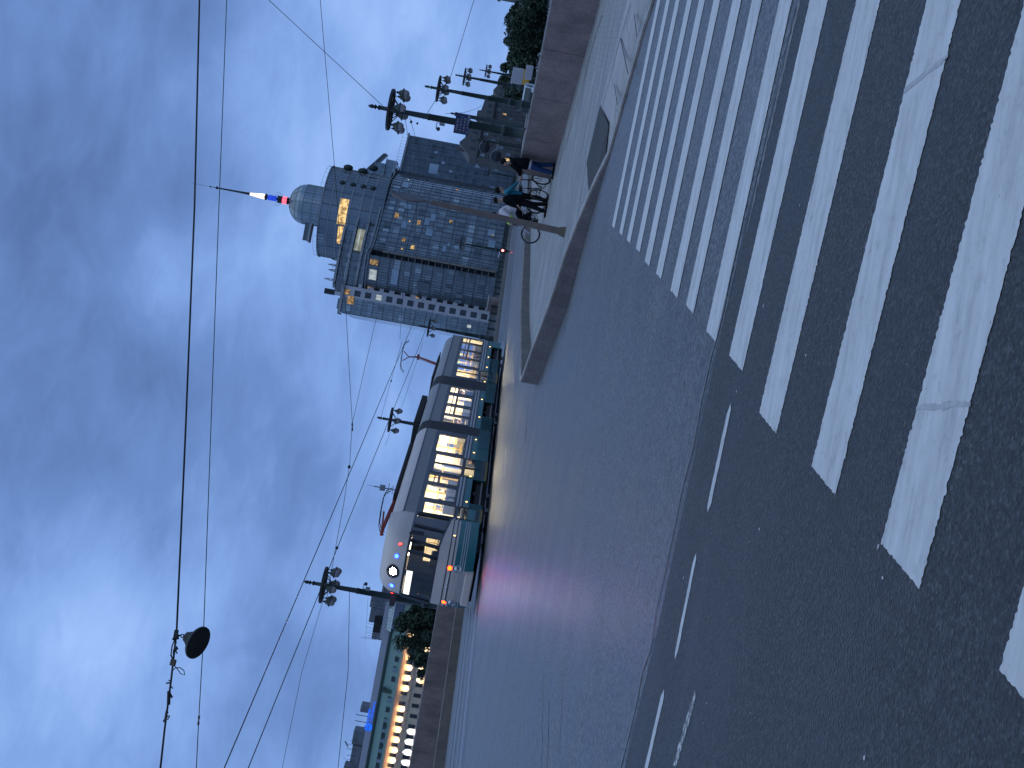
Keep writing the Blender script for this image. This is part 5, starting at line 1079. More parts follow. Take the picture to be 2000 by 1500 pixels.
# bulging bay and long curved front
bay = smooth_pl([loc_(p) for p in ((22.2, 402.5), (24.0, 398.5), (27, 396), (30.6, 394.6), (33.3, 394.4))], 2)
wall_strip(bay, 0, 43.5, 'curtain', 'bay_glazing', off, 3)
grid_on(bay, [FH*k for k in range(1, 12)], 1.62, 0, 43.5, .18, .30).build('facade_grid', 'office_grid', off)
front = smooth_pl([loc_(p) for p in ((35.6, 401.0), (38.3, 404.5), (46, 410.5), (52, 413.5), (59.5, 419.5), (64.5, 427), (67.8, 437), (70, 446))], 2)
wall_strip(front, 0, 43.3, 'curtain', 'front_glazing', off, 40)
grid_on(front, [FH*k for k in range(1, 13)], 3.24, 0, 43.3, .14, .16).build('facade_grid', 'office_grid', off)
right = [loc_(p) for p in ((71.0, 455), (87.3, 465.0))]
wall_strip([loc_((70, 446)), right[0], right[1], loc_((87.3, 510))], 0, 43.0, 'curtain_dark', 'east_glazing', off, 90)
grid_on(right, [FH*k*.5 for k in range(1, 25)], 3.8, 0, 43.0, .10, .09, .10).build('facade_grid', 'office_grid', off)
wall_strip([loc_((33.3, 394.4)), loc_((33.6, 401)), loc_((34.6, 402)), loc_((35.6, 401))], 0, 43.3, 'curtain_dark', 'recess_glazing', off, 130)
rs = MB()
for k in range(17): rs.box((35.35-OX, .2, 1+k*2.25), (35.95-OX, 1.2, 1+k*2.25+2.15))
for k in range(17): rs.box((33.9-OX, .9, 1+k*2.25), (35.35-OX, 1.1, 1+k*2.25+.25))
rs.build('service_riser', 'office_beige', off)
wavy = bay + [loc_((34.2, 396.5))] + front
cw_ = cornice_on(wavy, 43.5, .5, .9); cw_2 = cornice_on(wavy, 42.7, .28, .6); cw_.v, cw_.f; o_ = len(cw_.v); cw_.v += cw_2.v; cw_.f += [tuple(i+o_ for i in f) for f in cw_2.f]; cw_.build('wavy_cornice', 'office_trim', off)
cornice_on([loc_((70.5, 454.7)), loc_((87.8, 465.2))], 43.0, .7, .6).build('cornice', 'office_trim', off)
rr_ = MB()
for k in range(13): f = k/12; rr_.path([(70.5+16.8*f-OX, 455+10.2*f-OY, 43.6), (70.5+16.8*f-OX, 455+10.2*f-OY, 45.6)], .05, 4)
rr_.path([(70.5-OX, 455-OY, 45.6), (87.3-OX, 465.2-OY, 45.6)], .06, 4); rr_.build('roof_railing', 'office_white', off)
MB().prism([loc_(p) for p in ((13.4, 400), (22.4, 400), (22.4, 445), (13.4, 445))], 49.2, 49.35).prism([loc_((22.4, 445))]+wavy+[loc_((70, 446)), loc_((71, 455)), loc_((87.3, 465)), loc_((87.3, 510)), loc_((22.4, 500))], 42.5, 42.65).build('flat_roof', 'tin', off)
# stepped upper storeys
for (xa, xb, ya, z0, z1, ov) in ((22.4, 46.5, 405.5, 42.66, 46.3, 0.9), (22.4, 49.5, 408.0, 46.3, 50.2, 1.2), (22.6, 50.0, 411.0, 50.2, 54.2, 1.2)):
    pl = smooth_pl([loc_(p) for p in ((xa, ya+30), (xa, ya+.5), (xa+1, ya), (xa+12, ya+.6), (xb-4, ya+4), (xb+4, ya+12))], 1)
    wall_strip(pl, z0, z1, 'curtain', 'terrace_glazing', off, 160+z0)
    grid_on(pl, [z0+1.6], 2.4, z0, z1, .1, .12).build('facade_grid', 'office_grid', off)
    cornice_on(pl, z1-.05, .75, ov).build('terrace_roof', 'office_trim', off)
    MB().prism(pl, z1-.3, z1-.06).build('flat_roof', 'tin', off)
def drum(cx, cy, R, z0, z1, m, name, a0=PI*.95, a1=PI*2.05, n=40, u0=0):
    pl = [loc_((cx+R*math.cos(a0+(a1-a0)*k/n), cy+R*math.sin(a0+(a1-a0)*k/n))) for k in range(n+1)]
    wall_strip(pl, z0, z1, m, name, off, u0); return pl
dcx, dcy = 48.4, 428
dp = drum(dcx, dcy, 15.9, 42.7, 63.6, 'curtain_drum', 'drum_glazing', 0, 2*PI, 72, 200)
fp = [p for p in dp]
grid_on(fp, [46.6, 50.2, 53.8, 57.4, 60.6], 5.2, 42.7, 63.6, .15, .34, .12).build('drum_grid', 'drum_frame', off)
cornice_on(fp, 63.6, .35, .35).build('drum_rim', 'office_trim', off)
rl_ = MB()
for k in range(0, 72, 2): rl_.path([(dp[k][0], dp[k][1], 63.9), (dp[k][0], dp[k][1], 65.2)], .04, 4)
rl_.torus(15.9, .05, 72, 4, T3((dcx-OX, dcy-OY, 65.2))); rl_.build('roof_railing', 'office_white', off)
MB().lathe([(.1, 63.5), (15.85, 63.5)], 48, T3((dcx-OX, dcy-OY, 0))).build('flat_roof', 'tin', off)
# blinds/sun screens, dark cowls on the drum
for (x, z) in ((57.8, 58.3), (57.8, 54.6), (57.8, 51.0), (57.8, 47.6)):
    a = math.acos((x-dcx)/16.3); MB().sphere((dcx+16.2*math.cos(a)-OX, dcy-16.2*math.sin(a)-OY, z), .85, 10, 6, (.7, .7, 1.25)).build('cowl', 'iron_green', off, True)
for (x, z) in ((64.2, 58.2), (63.9, 53.0), (65.6, 49.6)): MB().sphere((x-OX, dcy-6-OY, z), 1.35, 10, 6, (.8, .8, 1.3)).build('cowl', 'iron_green', off, True)
MB().box((35.2-OX, 409-OY, 65.2), (41.6-OX, 414-OY, 65.9)).build('balcony_slab', 'office_trim', off)
MB().box((35.3-OX, 409.2-OY, 65.95), (41.4-OX, 409.3-OY, 67.4)).build('balcony_glass', 'curtain_dome', off)
# dome
cx, cy = 49.6, 428
pl = drum(cx, cy, 7.0, 63.6, 71.5, 'curtain_dome', 'lantern_glazing', 0, 2*PI, 36, 260)
grid_on(pl, [65.3, 68.4, 71.4], 3.66, 63.6, 71.5, .1, .16, .14).build('lantern_grid', 'drum_frame', off)
prof = [(7.0, 71.5), (6.75, 72.9), (6.1, 74.2), (5.1, 75.4), (3.8, 76.3), (2.3, 76.9), (.9, 77.2)]
vs = []; fs = []; uvs = []; n = 36
for r, z in prof:
    for k in range(n): a = 2*PI*k/n; vs.append((cx-OX+r*math.cos(a), cy-OY+r*math.sin(a), z))
for i in range(len(prof)-1):
    for k in range(n):
        fs.append((i*n+k, i*n+(k+1) % n, (i+1)*n+(k+1) % n, (i+1)*n+k)); uvs += [(k*1.1+.55, i*1.3+1)]*4
me = bpy.data.meshes.new('dome'); me.from_pydata(vs, [], fs); uvl = me.uv_layers.new(name='UVMap')
for k, q in enumerate(uvs): uvl.data[k].uv = q
me.materials.append(M['curtain_dome']); o = bpy.data.objects.new('dome', me); COL.objects.link(o); o.parent = off
db = MB()
for k in range(12):
    a = 2*PI*k/12; db.path([(cx-OX+(r+.05)*math.cos(a), cy-OY+(r+.05)*math.sin(a), z+.03) for r, z in prof], .07, 4)
for r, z in prof[2:5:2]: db.torus(r+.05, .08, 36, 4, T3((cx-OX, cy-OY, z)))
db.build('dome_rib', 'drum_frame', off)
sp_ = MB().lathe([(1.0, 77.1), (1.25, 77.8), (1.25, 81.4), (.9, 81.5), (.45, 81.6), (.4, 85.2), (1.1, 85.3), (1.1, 86.0), (.45, 86.1), (.62, 86.4), (.34, 95.2), (.26, 102.8), (.5, 102.9), (.5, 103.5), (.12, 103.6), (.1, 105.2), (.28, 105.3), (.28, 105.7), (.05, 105.8), (.03, 112.5)], 14, T3((cx-OX, cy-OY, 0))).build('spire', 'iron_black', off, True)
for z, r, m, nm, h_ in ((78.2, 1.29, 'e_spire_red', 'red_light', 1.5), (81.9, .95, 'e_spire_blue', 'blue_light', 3.0)): MB().lathe([(r, z), (r, z+h_)], 14, T3((cx-OX, cy-OY, 0))).build(nm, m, sp_)
MB().lathe([(.95, 86.2), (.85, 87.6), (.5, 90.6), (.40, 92.6)], 14, T3((cx-OX, cy-OY, 0))).build('white_light', 'e_spire_white', sp_)
sb_ = MB()
for k in range(6): a = k*PI/3; sb_.path([(cx-OX+1.3*math.cos(a), cy-OY+1.3*math.sin(a), 80), (cx-OX+2.2*math.cos(a), cy-OY+2.2*math.sin(a), 81), (cx-OX+2.2*math.cos(a), cy-OY+2.2*math.sin(a), 82.3)], .07, 4)
sb_.build('spire_bracket', 'iron_black', sp_)
# sloping rooflight and stepped terraces on the right
for (xa, xb, z0, z1, y_) in ((66, 71.5, 43.0, 46.6, 434), (63.5, 69.5, 46.6, 50.2, 432), (62.5, 66.2, 50.2, 53.6, 430)):
    pl = [loc_(p) for p in ((xa-6, y_-4), (xb, y_), (xb, y_+20))]
    wall_strip(pl, z0, z1, 'curtain_light', 'terrace_glazing', off, xa*3); cornice_on(pl, z1, .3, .3).build('terrace_roof', 'office_trim', off)
MB().path([(73.5-OX, 436-OY, 47.2), (64.0-OX, 436-OY, 54.6)], .9, 4).build('sloping_rooflight', 'office_trim', off)
MB().path([(73.5-OX, 435.2-OY, 48.0), (64.0-OX, 435.2-OY, 55.4)], .5, 4).build('rooflight_glass', 'curtain_dome', off)
# roof clutter on the left
MB().lathe([(.8, 50.3), (.8, 53.0)], 14, T3((19.6-OX, 405-OY, 0))).build('chimney', 'office_white', off, True); MB().lathe([(.95, 53.0), (.95, 56.4)], 14, T3((19.6-OX, 405-OY, 0))).build('chimney_cap', 'iron_black', off, True)
MB().box((14.5-OX, 406-OY, 50.3), (18-OX, 412-OY, 51.6)).build('plant_room', 'penthouse', off); MB().box((20.5-OX, 404-OY, 50.3), (23.0-OX, 412-OY, 53.0)).build('plant_room', 'penthouse', off)
for (x, h_) in ((24.0, 2.6), (27.2, 1.7), (29.0, 2.2), (31.0, 1.4)):     # potted conifers on the terrace
    tr = thing('potted_tree', {24.0: 'dark potted conifer at the left edge of the office terrace', 27.2: 'low potted bush on the office terrace beside the tallest conifer', 29.0: 'middle potted bush on the office roof terrace', 31.0: 'lowest potted bush on the office terrace, nearest the drum'}[x], 'potted tree', (x, 411, 54.95), 0, 'potted trees on the office terrace')
    MB().lathe([(.35, 0), (.4, .5)], 8).build('pot', 'office_trim', tr); lf = MB(); random.seed(int(x*10))
    for k in range(160):
        f = random.random(); r = (1-f)*.75*random.random()**.5; a = random.random()*2*PI; c = Vector((r*math.cos(a), r*math.sin(a), .5+f*h_)); q = Vector((random.uniform(-1, 1), random.uniform(-1, 1), random.uniform(-1, 1))).normalized()*.22; w_ = q.orthogonal()*.8
        lf.add([c-q-w_*.3, c+w_*.3, c+q], [(0, 1, 2)])
    lf.build('foliage', 'leaf_dark', tr)
# lit and pale windows
def fpan(u, z, w_, h_, m, nm='lit_window', plan=front, d=.22):
    acc = 0
    for a, b in zip(plan, plan[1:]):
        l = math.hypot(b[0]-a[0], b[1]-a[1])
        if acc <= u < acc+l or (b == plan[-1]):
            f = (u-acc)/l; t_ = Vector((b[0]-a[0], b[1]-a[1], 0)).normalized(); nn = Vector((t_.y, -t_.x, 0)); c = Vector((a[0]+(b[0]-a[0])*f, a[1]+(b[1]-a[1])*f, z))+nn*d
            mb = MB().add([c-t_*w_/2, c+t_*w_/2, c+t_*w_/2+Vector((0, 0, h_)), c-t_*w_/2+Vector((0, 0, h_)), c-t_*w_/2-nn*.1, c+t_*w_/2-nn*.1, c+t_*w_/2+Vector((0, 0, h_))-nn*.1, c-t_*w_/2+Vector((0, 0, h_))-nn*.1], [(0,1,2,3),(7,6,5,4),(0,4,5,1),(2,6,7,3),(1,5,6,2),(0,3,7,4)]); return mb.build(nm, m, off)
        acc += l
def fx(x, y):                            # front-facade position of a photo pixel
    best = None
    for Y in range(400, 447):
        p = at(x, y, Y); q = (p.x-OX, p.y-OY); acc = 0
        for a, b in zip(front, front[1:]):
            l = math.hypot(b[0]-a[0], b[1]-a[1]); f = max(0, min(1, ((q[0]-a[0])*(b[0]-a[0])+(q[1]-a[1])*(b[1]-a[1]))/l/l)); dd = math.hypot(q[0]-a[0]-(b[0]-a[0])*f, q[1]-a[1]-(b[1]-a[1])*f)
            if best is None or dd < best[0]: best = (dd, acc+l*f, p.z)
            acc += l
    return best[1], best[2]
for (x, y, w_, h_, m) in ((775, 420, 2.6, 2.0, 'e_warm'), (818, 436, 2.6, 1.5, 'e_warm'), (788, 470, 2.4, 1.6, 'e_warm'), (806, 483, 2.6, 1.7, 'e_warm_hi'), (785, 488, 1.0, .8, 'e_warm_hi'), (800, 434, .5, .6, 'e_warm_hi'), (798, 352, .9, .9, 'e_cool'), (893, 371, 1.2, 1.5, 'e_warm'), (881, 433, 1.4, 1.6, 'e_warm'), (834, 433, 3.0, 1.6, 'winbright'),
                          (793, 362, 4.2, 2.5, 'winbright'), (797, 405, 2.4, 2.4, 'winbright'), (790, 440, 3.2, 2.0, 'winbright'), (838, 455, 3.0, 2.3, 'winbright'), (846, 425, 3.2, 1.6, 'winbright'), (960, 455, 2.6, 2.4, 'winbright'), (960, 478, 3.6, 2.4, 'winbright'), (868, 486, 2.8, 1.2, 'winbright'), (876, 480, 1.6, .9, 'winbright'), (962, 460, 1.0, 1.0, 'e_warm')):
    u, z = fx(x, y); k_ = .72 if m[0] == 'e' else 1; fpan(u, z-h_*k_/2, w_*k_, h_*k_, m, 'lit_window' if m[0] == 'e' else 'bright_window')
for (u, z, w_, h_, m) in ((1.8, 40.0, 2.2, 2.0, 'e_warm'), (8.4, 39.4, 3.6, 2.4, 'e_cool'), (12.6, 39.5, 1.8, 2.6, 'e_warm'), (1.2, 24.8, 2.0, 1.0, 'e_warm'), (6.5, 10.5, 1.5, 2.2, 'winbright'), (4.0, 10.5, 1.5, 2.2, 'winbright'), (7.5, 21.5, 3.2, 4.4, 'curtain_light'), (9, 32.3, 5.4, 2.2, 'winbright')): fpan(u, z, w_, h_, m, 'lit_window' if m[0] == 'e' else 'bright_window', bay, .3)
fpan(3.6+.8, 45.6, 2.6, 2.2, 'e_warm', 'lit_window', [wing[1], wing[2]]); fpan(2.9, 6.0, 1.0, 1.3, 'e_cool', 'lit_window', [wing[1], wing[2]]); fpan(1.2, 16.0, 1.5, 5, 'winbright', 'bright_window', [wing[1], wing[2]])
for k, (a, b, m) in enumerate(((255, 283, 'e_warm_hi'), (286, 296, 'e_warm_hi'))): pass
def dpan(xa, xb, z, h_, m):
    for k in range(6):
        u0, u1 = xa+(xb-xa)*k/6, xa+(xb-xa)*(k+1)/6; R_ = 16.12
        P = lambda x, zz: (x-OX, dcy-math.sqrt(max(0, R_*R_-(x-dcx)**2))-OY, zz)
        yield [P(u0, z), P(u1, z), P(u1, z+h_), P(u0, z+h_)]
mb = MB()
for q in dpan(43.2, 52.0, 54.6, 2.9, 0): mb.add(q, [(0,1,2,3)])
mb.build('lit_hall_window', 'e_warm_hi', off)
mb = MB()
for q in dpan(37.0, 42.6, 54.6, 2.2, 0): mb.add(q, [(0,1,2,3)])
mb.build('lit_hall_window', 'e_warm_hi', off)
mb = MB().add([loc_((35.0, 407.6))+(47.1,), loc_((42.6, 409.9))+(47.1,), loc_((42.6, 409.9))+(49.6,), loc_((35.0, 407.6))+(49.6,)], [(0,1,2,3)]); mb.build('lit_hall_window', 'e_pale', off)
MB().add([loc_((35.0, 407.45))+(48.4,), loc_((42.6, 409.75))+(48.4,), loc_((42.6, 409.75))+(48.9,), loc_((35.0, 407.45))+(48.9,)], [(0,1,2,3)]).build('lit_cove', 'e_cool', off)
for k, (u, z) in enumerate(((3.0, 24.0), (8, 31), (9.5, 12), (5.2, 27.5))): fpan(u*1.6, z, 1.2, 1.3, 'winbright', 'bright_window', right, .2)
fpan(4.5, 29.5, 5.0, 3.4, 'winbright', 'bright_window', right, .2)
# ------------------------------------------------------------------ cream building with green mansard
cb_ = thing('cream_building', 'long cream building with floodlit facade and tall green roof across the water', 'building', (-100, 380, 0))
X0, X1 = -150, -66
BX, BY = -100, 380
bw = MB(); bay_w = 3.3; nb_ = int((X1-X0)/bay_w)
zr = ((.6, 2.9, 1.25), (5.0, 7.1, 1.15))
for i in range(nb_):
    xa = X0+i*bay_w-BX; xb = xa+bay_w; wx0, wx1 = xa+1.0, xb-1.0
    bw.box((xa, 0, -3), (wx0, .5, 8.2)).box((wx1, 0, -3), (xb, .5, 8.2)).box((wx0, 0, -3), (wx1, .5, .6)).box((wx0, 0, 2.9), (wx1, .5, 5.0)).box((wx0, 0, 7.1), (wx1, .5, 8.2))
bw.box((X0-BX, .6, -3), (X1-BX, 30, 8.2)); bw.build('wall', 'cream_wall', cb_)
MB().box((X0-BX-.3, -.9, 8.22), (X1-BX+.3, 1, 8.75)).box((X0-BX-.3, -.5, 7.6), (X1-BX+.3, -.01, 8.2)).box((X0-BX-.2, -.35, 4.0), (X1-BX+.2, -.01, 4.25)).build('cornice', 'cream_trim', cb_)
wn = MB(); pn = MB(); cnt = 0
for i in range(nb_):
    x = X0+(i+.5)*bay_w
    if x < -140 or x > -82: continue
    for (z0, z1, hw_) in zr:
        f = MB().box((x-.78-BX, -.10, z0-.12), (x+.78-BX, -.005, z0-.01)).box((x-.80-BX, -.06, z0), (x-.66-BX, -.005, z1)).box((x+.66-BX, -.06, z0), (x+.80-BX, -.005, z1)).box((x-.80-BX, -.12, z1), (x+.80-BX, -.005, z1+.18)).build('window', 'cream_trim', cb_)
        MB().box((x-.64-BX, .25, z0+.01), (x+.64-BX, .30, z1-.01)).build('pane', 'winglass', f)
rp = [(-1.0, 8.77), (.1, 8.9), (5.2, 13.4), (5.2, 13.9), (28, 14.0), (28, 8.77)]
def extr(pf, xa, xb, m, nm, parent):
    n = len(pf); return MB().add([(xa, y, z) for y, z in pf]+[(xb, y, z) for y, z in pf], [(i, (i+1) % n, n+(i+1) % n, n+i) for i in range(n)]+[tuple(range(n)), tuple(range(2*n-1, n-1, -1))]).build(nm, m, parent)
extr(rp, X0-BX, -69.5-BX, 'green_roof', 'mansard_roof', cb_)
extr([(4.6, 13.45), (4.6, 14.1), (6, 14.1), (6, 13.45)], X0-BX-.1, -70-BX, 'green_edge', 'roof_edge', cb_)
extr([(7, 14.0), (7.2, 16.2), (24, 16.4), (24, 14.0)], X0-BX, -88-BX, 'grey_attic', 'attic', cb_)
extr([(7, 14.0), (7.2, 16.9), (24, 17.0), (24, 14.0)], -88-BX, -72-BX, 'grey_attic', 'attic', cb_)
extr([(2.0, 10.8), (3.2, 13.6), (8, 13.7), (8, 10.8)], -83.5-BX, -73-BX, 'blue_attic', 'glazed_attic', cb_)
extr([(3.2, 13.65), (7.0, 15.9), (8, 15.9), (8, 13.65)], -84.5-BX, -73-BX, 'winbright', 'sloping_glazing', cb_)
sgl = MB()
for k in range(12): x = -84.5+k*1.0-BX; sgl.path([(x, 3.15, 13.7), (x, 6.95, 15.95)], .05, 4)
sgl.build('glazing_bar', 'office_white', cb_)
dm = 0
for x in [-136, -132.8] + [-128+k*1.62 for k in range(11)] + [-108.4, -105.2, -98.6, -95.4, -92.2, -89.0]:
    wd = .72 if not -128.5 < x < -110 else .62
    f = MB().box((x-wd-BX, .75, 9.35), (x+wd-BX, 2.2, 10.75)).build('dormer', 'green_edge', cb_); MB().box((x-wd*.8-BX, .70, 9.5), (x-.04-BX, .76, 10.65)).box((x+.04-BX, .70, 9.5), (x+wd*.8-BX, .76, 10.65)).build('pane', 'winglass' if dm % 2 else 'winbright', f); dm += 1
MB().box((-103.3-BX, 1.2, 8.9), (-102.3-BX, 4.5, 13.0)).build('roof_seam', 'green_edge', cb_)
for (xa, xb, z1, ya) in ((-131, -124, 19.4, 9), (-138, -131, 21.0, 9), (-124, -119.5, 19.9, 10), (-112.6, -110.6, 19.0, 8), (-89, -84, 19.6, 9), (-84, -79, 21.5, 10), (-79, -75.5, 22.0, 9)): MB().box((xa-BX, ya, 16.3), (xb-BX, ya+6, z1)).build('penthouse', 'penthouse', cb_, bevel=.2)
MB().box((-86.6-BX, 8.6, 17.4), (-81.4-BX, 9.4, 19.6)).build('dark_opening', 'chassis', cb_); MB().box((-138.2-BX, 8.5, 16.4), (-134-BX, 9.2, 18.2)).build('dark_opening', 'chassis', cb_)
extr([(5.2, 16.2), (8.6, 18.4), (8.8, 16.2)], -139.5-BX, -132.5-BX, 'winbright', 'rooflight', cb_)
an = MB(); random.seed(5)
for x in (-115.6, -113.6): an.path([(x-BX, 8, 16), (x-BX, 8, 20.0)], .12, 6)
for k in range(22): x = random.choice([random.uniform(-130, -122), random.uniform(-90, -76)]); an.path([(x-BX, 9, 18), (x-BX, 9, random.uniform(20.5, 23.5) if x > -100 else random.uniform(20, 21.6))], .05, 4)
an.path([(-124.5-BX, 9, 20.8), (-123-BX, 9, 22)], .2, 5).path([(-90-BX, 9, 21.3), (-76-BX, 9, 23.0)], .05, 4); an.build('antenna', 'iron_black', cb_)
# neon roof sign: a round gear emblem and two lines of small letters
ns = thing('neon_sign', 'blue neon roof sign with a round gear emblem on the cream building', 'sign', (-116.5, 386.6, 14.9))
em = MB().torus(.95, .16, 20, 6, T3((0, 0, .45), 0, PI/2)).torus(.45, .13, 14, 6, T3((0, 0, .45), 0, PI/2))
for k in range(10): a = k*PI/5; em.box((-.14, -.12, 1.05), (.14, .12, 1.38), T3((0, 0, .45)) @ Euler((0, a, 0)).to_matrix().to_4x4())
em.build('gear_emblem', 'e_neon', ns); lt = MB(); random.seed(9)
for zz, x0_, n_l, hh in ((.62, 1.6, 8, .80), (-.42, 2.1, 12, .62)):
    x = x0_
    for k in range(n_l):
        w_ = .42 if hh > .7 else .36; lt.box((x, -.06, zz), (x+.10, .06, zz+hh))
        if k % 3 != 1: lt.box((x+w_-.10, -.06, zz), (x+w_, .06, zz+hh))
        lt.box((x+.10, -.06, zz+(hh-.10 if k % 2 else hh*.45)), (x+w_-.10, .06, zz+(hh if k % 2 else hh*.45+.10))); x += w_+.16
lt.build('letter', 'e_neon', ns); MB().box((-1, .15, -.9), (7.5, .25, -.7)).build('frame', 'iron_black', ns)
# floodlights of the facade
def flood(x, z, col, en, ang, down=False):
    l = bpy.data.lights.new('facade_lamp', 'SPOT'); l.energy = en*1.25; l.color = col; l.spot_size = math.radians(ang); l.spot_blend = .8; l.shadow_soft_size = .15; o = bpy.data.objects.new('facade_lamp', l); COL.objects.link(o)
    o.location = (x, 380-.75, z); o.rotation_euler = (math.radians(180-14) if not down else math.radians(14), 0, 0); o.parent = None
fx_ = MB()
for i in range(nb_+1):
    x = X0+i*bay_w
    if x < -139 or x > -81: continue
    white = -131.5 < x < -112.5
    gap = -106.5 < x < -102.5
    if not gap:
        flood(x, 4.45, (1.0, .68, .36), 2000, 110)
    if not (-111 < x < -99 and not white): flood(x, 3.85, (.70, .80, 1.0) if white else (1.0, .76, .46), 5200 if white else 3400, 60, True)
    fx_.box((x-.15-BX, -.85, 4.26), (x+.15-BX, -.6, 4.40)); fx_.box((x-.15-BX, -.85, 3.88), (x+.15-BX, -.6, 3.99))
fx_.build('floodlight', 'iron_black', cb_)
# grey building between the trees and the tram front
M['dull_render'] = mat('dull_render', (0.14, 0.145, 0.16), 0.8, 0.0, 0.1, 0.2)
gb_ = thing('grey_building', 'plain grey block behind the trees at the end of the cream building', 'building', (-62, 372, 0))
MB().box((-11, 0, -3), (0, 25, 17.5)).build('wall', 'dull_render', gb_); MB().box((-11.3, -.3, 17.51), (.3, 25.3, 18.2)).build('roof', 'tin', gb_)
for x in (-9, -6.5, -4, -1.5):
    for z in (9, 12.5): f = MB().box((x-.7, -.06, z), (x+.7, -.01, z+1.9)).build('window', 'tin', gb_); MB().box((x-.6, -.09, z+.1), (x+.6, -.062, z+1.8)).build('pane', 'winglass', f)
# ------------------------------------------------------------------ old street houses behind the right-hand lamps
def house(label, xa, xb, Y, H, m, rows, cols, roof='gable', lit=()):
    t = thing('stone_house', label, 'house', ((xa+xb)/2, Y, 0), 0, 'old stone houses beyond the bridge'); w_ = (xb-xa)/2; hs = H*.68
    MB().box((-w_, .25, -2), (w_, 14, hs)).build('wall', m, t)
    fr = MB(); cwid = 2*w_/cols; rh = hs/rows
    # front skin with real window openings
    for r in range(rows):
        z0 = r*rh
        for c in range(cols):
            a = -w_+c*cwid; b = a+cwid; u0, u1 = a+cwid*.28, b-cwid*.28; v0, v1 = z0+rh*.28, z0+rh*.85
            fr.box((a, 0, z0), (u0, .24, z0+rh)).box((u1, 0, z0), (b, .24, z0+rh)).box((u0, 0, z0), (u1, .24, v0)).box((u0, 0, v1), (u1, .24, z0+rh))
    fr.build('front', m, t)
    for r in range(rows):
        for c in range(cols):
            a = -w_+c*cwid; b = a+cwid; u0, u1 = a+cwid*.28, b-cwid*.28; v0, v1 = r*rh+rh*.28, r*rh+rh*.85
            f = MB().box((u0-.12, -.1, v0-.2), (u1+.12, -.005, v0-.005)).box(((u0+u1)/2-.05, .08, v0), ((u0+u1)/2+.05, .14, v1)).box((u0, .08, v0+(v1-v0)*.65), (u1, .13, v0+(v1-v0)*.65+.08)).build('window', 'stone2', t)
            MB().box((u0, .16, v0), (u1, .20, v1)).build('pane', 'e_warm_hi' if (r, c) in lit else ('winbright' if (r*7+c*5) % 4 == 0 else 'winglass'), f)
    MB().box((-w_-.2, -.5, hs), (w_+.2, .3, hs+.45)).build('cornice', 'iron_black', t)
    pf = [(-w_, hs+.46), (-w_*.97, H*.90), (-w_*.55, H*.98), (-w_*.5, H*1.04), (-w_*.1, H*1.04), (-w_*.05, H*.97), (w_*.93, H*.93), (w_, hs+.46)] if roof == 'mansard' else [(-w_, hs+.46), (-w_, H*.83), (-w_*.3, H*1.02), (w_*.05, H*.94), (w_*.5, H*.95), (w_*.97, H*.86), (w_, hs+.46)]
    n = len(pf); MB().add([(x, 0, z) for x, z in pf]+[(x, 13, z) for x, z in pf], [(i, (i+1) % n, n+(i+1) % n, n+i) for i in range(n)]+[tuple(range(n-1, -1, -1)), tuple(range(n, 2*n))]).build('roof', 'stone2', t)
    dw = MB()
    for k in range(3): x = -w_*.55+k*w_*.5; dw.box((x-.3, -.12, hs+1.2), (x+.3, -.01, H*.84))
    dw.build('attic_window', 'winglass', t); MB().box((-w_*.7, 3, H*.85), (-w_*.5, 4, H*1.06)).build('chimney', 'stone', t)
def hx(x, y, Y): p = at(x, y, Y); return p.x, p.z
a0, h0 = hx(905, 284, 330); a1, _ = hx(960, 243, 330)
house('grey stone house with a pale gabled attic right beside the glass office building', a0-2, a1-.2, 332, h0+1.0, 'stone', 5, 6, 'gable', ((1, 0),))
a2, h2 = hx(934, 222, 330); a3, _ = hx(965, 196, 330)
house('grey stone house between the name-plate lamp and the plain post', a1+.1, a3+.2, 330, h2-.2, 'stone', 5, 7, 'mansard', ((3, 3),))
a4, h4 = hx(964, 188, 330); a5, _ = hx(1000, 168, 330)
house('lower grey stone house next to the trees', a3+.5, a5+3, 331, h4+.2, 'stone2', 5, 6, 'gable')
pb_ = thing('brick_building', 'purplish-grey building cut by the right edge of the scene behind the trees', 'building', (0, 0, 0)); 
q = at(1000, 5, 300); q.x *= 1.10; MB().box((q.x, 300, -2), (q.x+30, 330, q.z+4)).build('wall', 'dull_render', pb_); MB().box((q.x-.4, 299.6, q.z+4.01), (q.x+30.4, 330, q.z+4.8)).build('roof', 'tin', pb_); MB().box((q.x+1.2, 299.8, 0), (q.x+9, 299.99, 2.4)).build('shop_front', 'cream_wall', pb_)
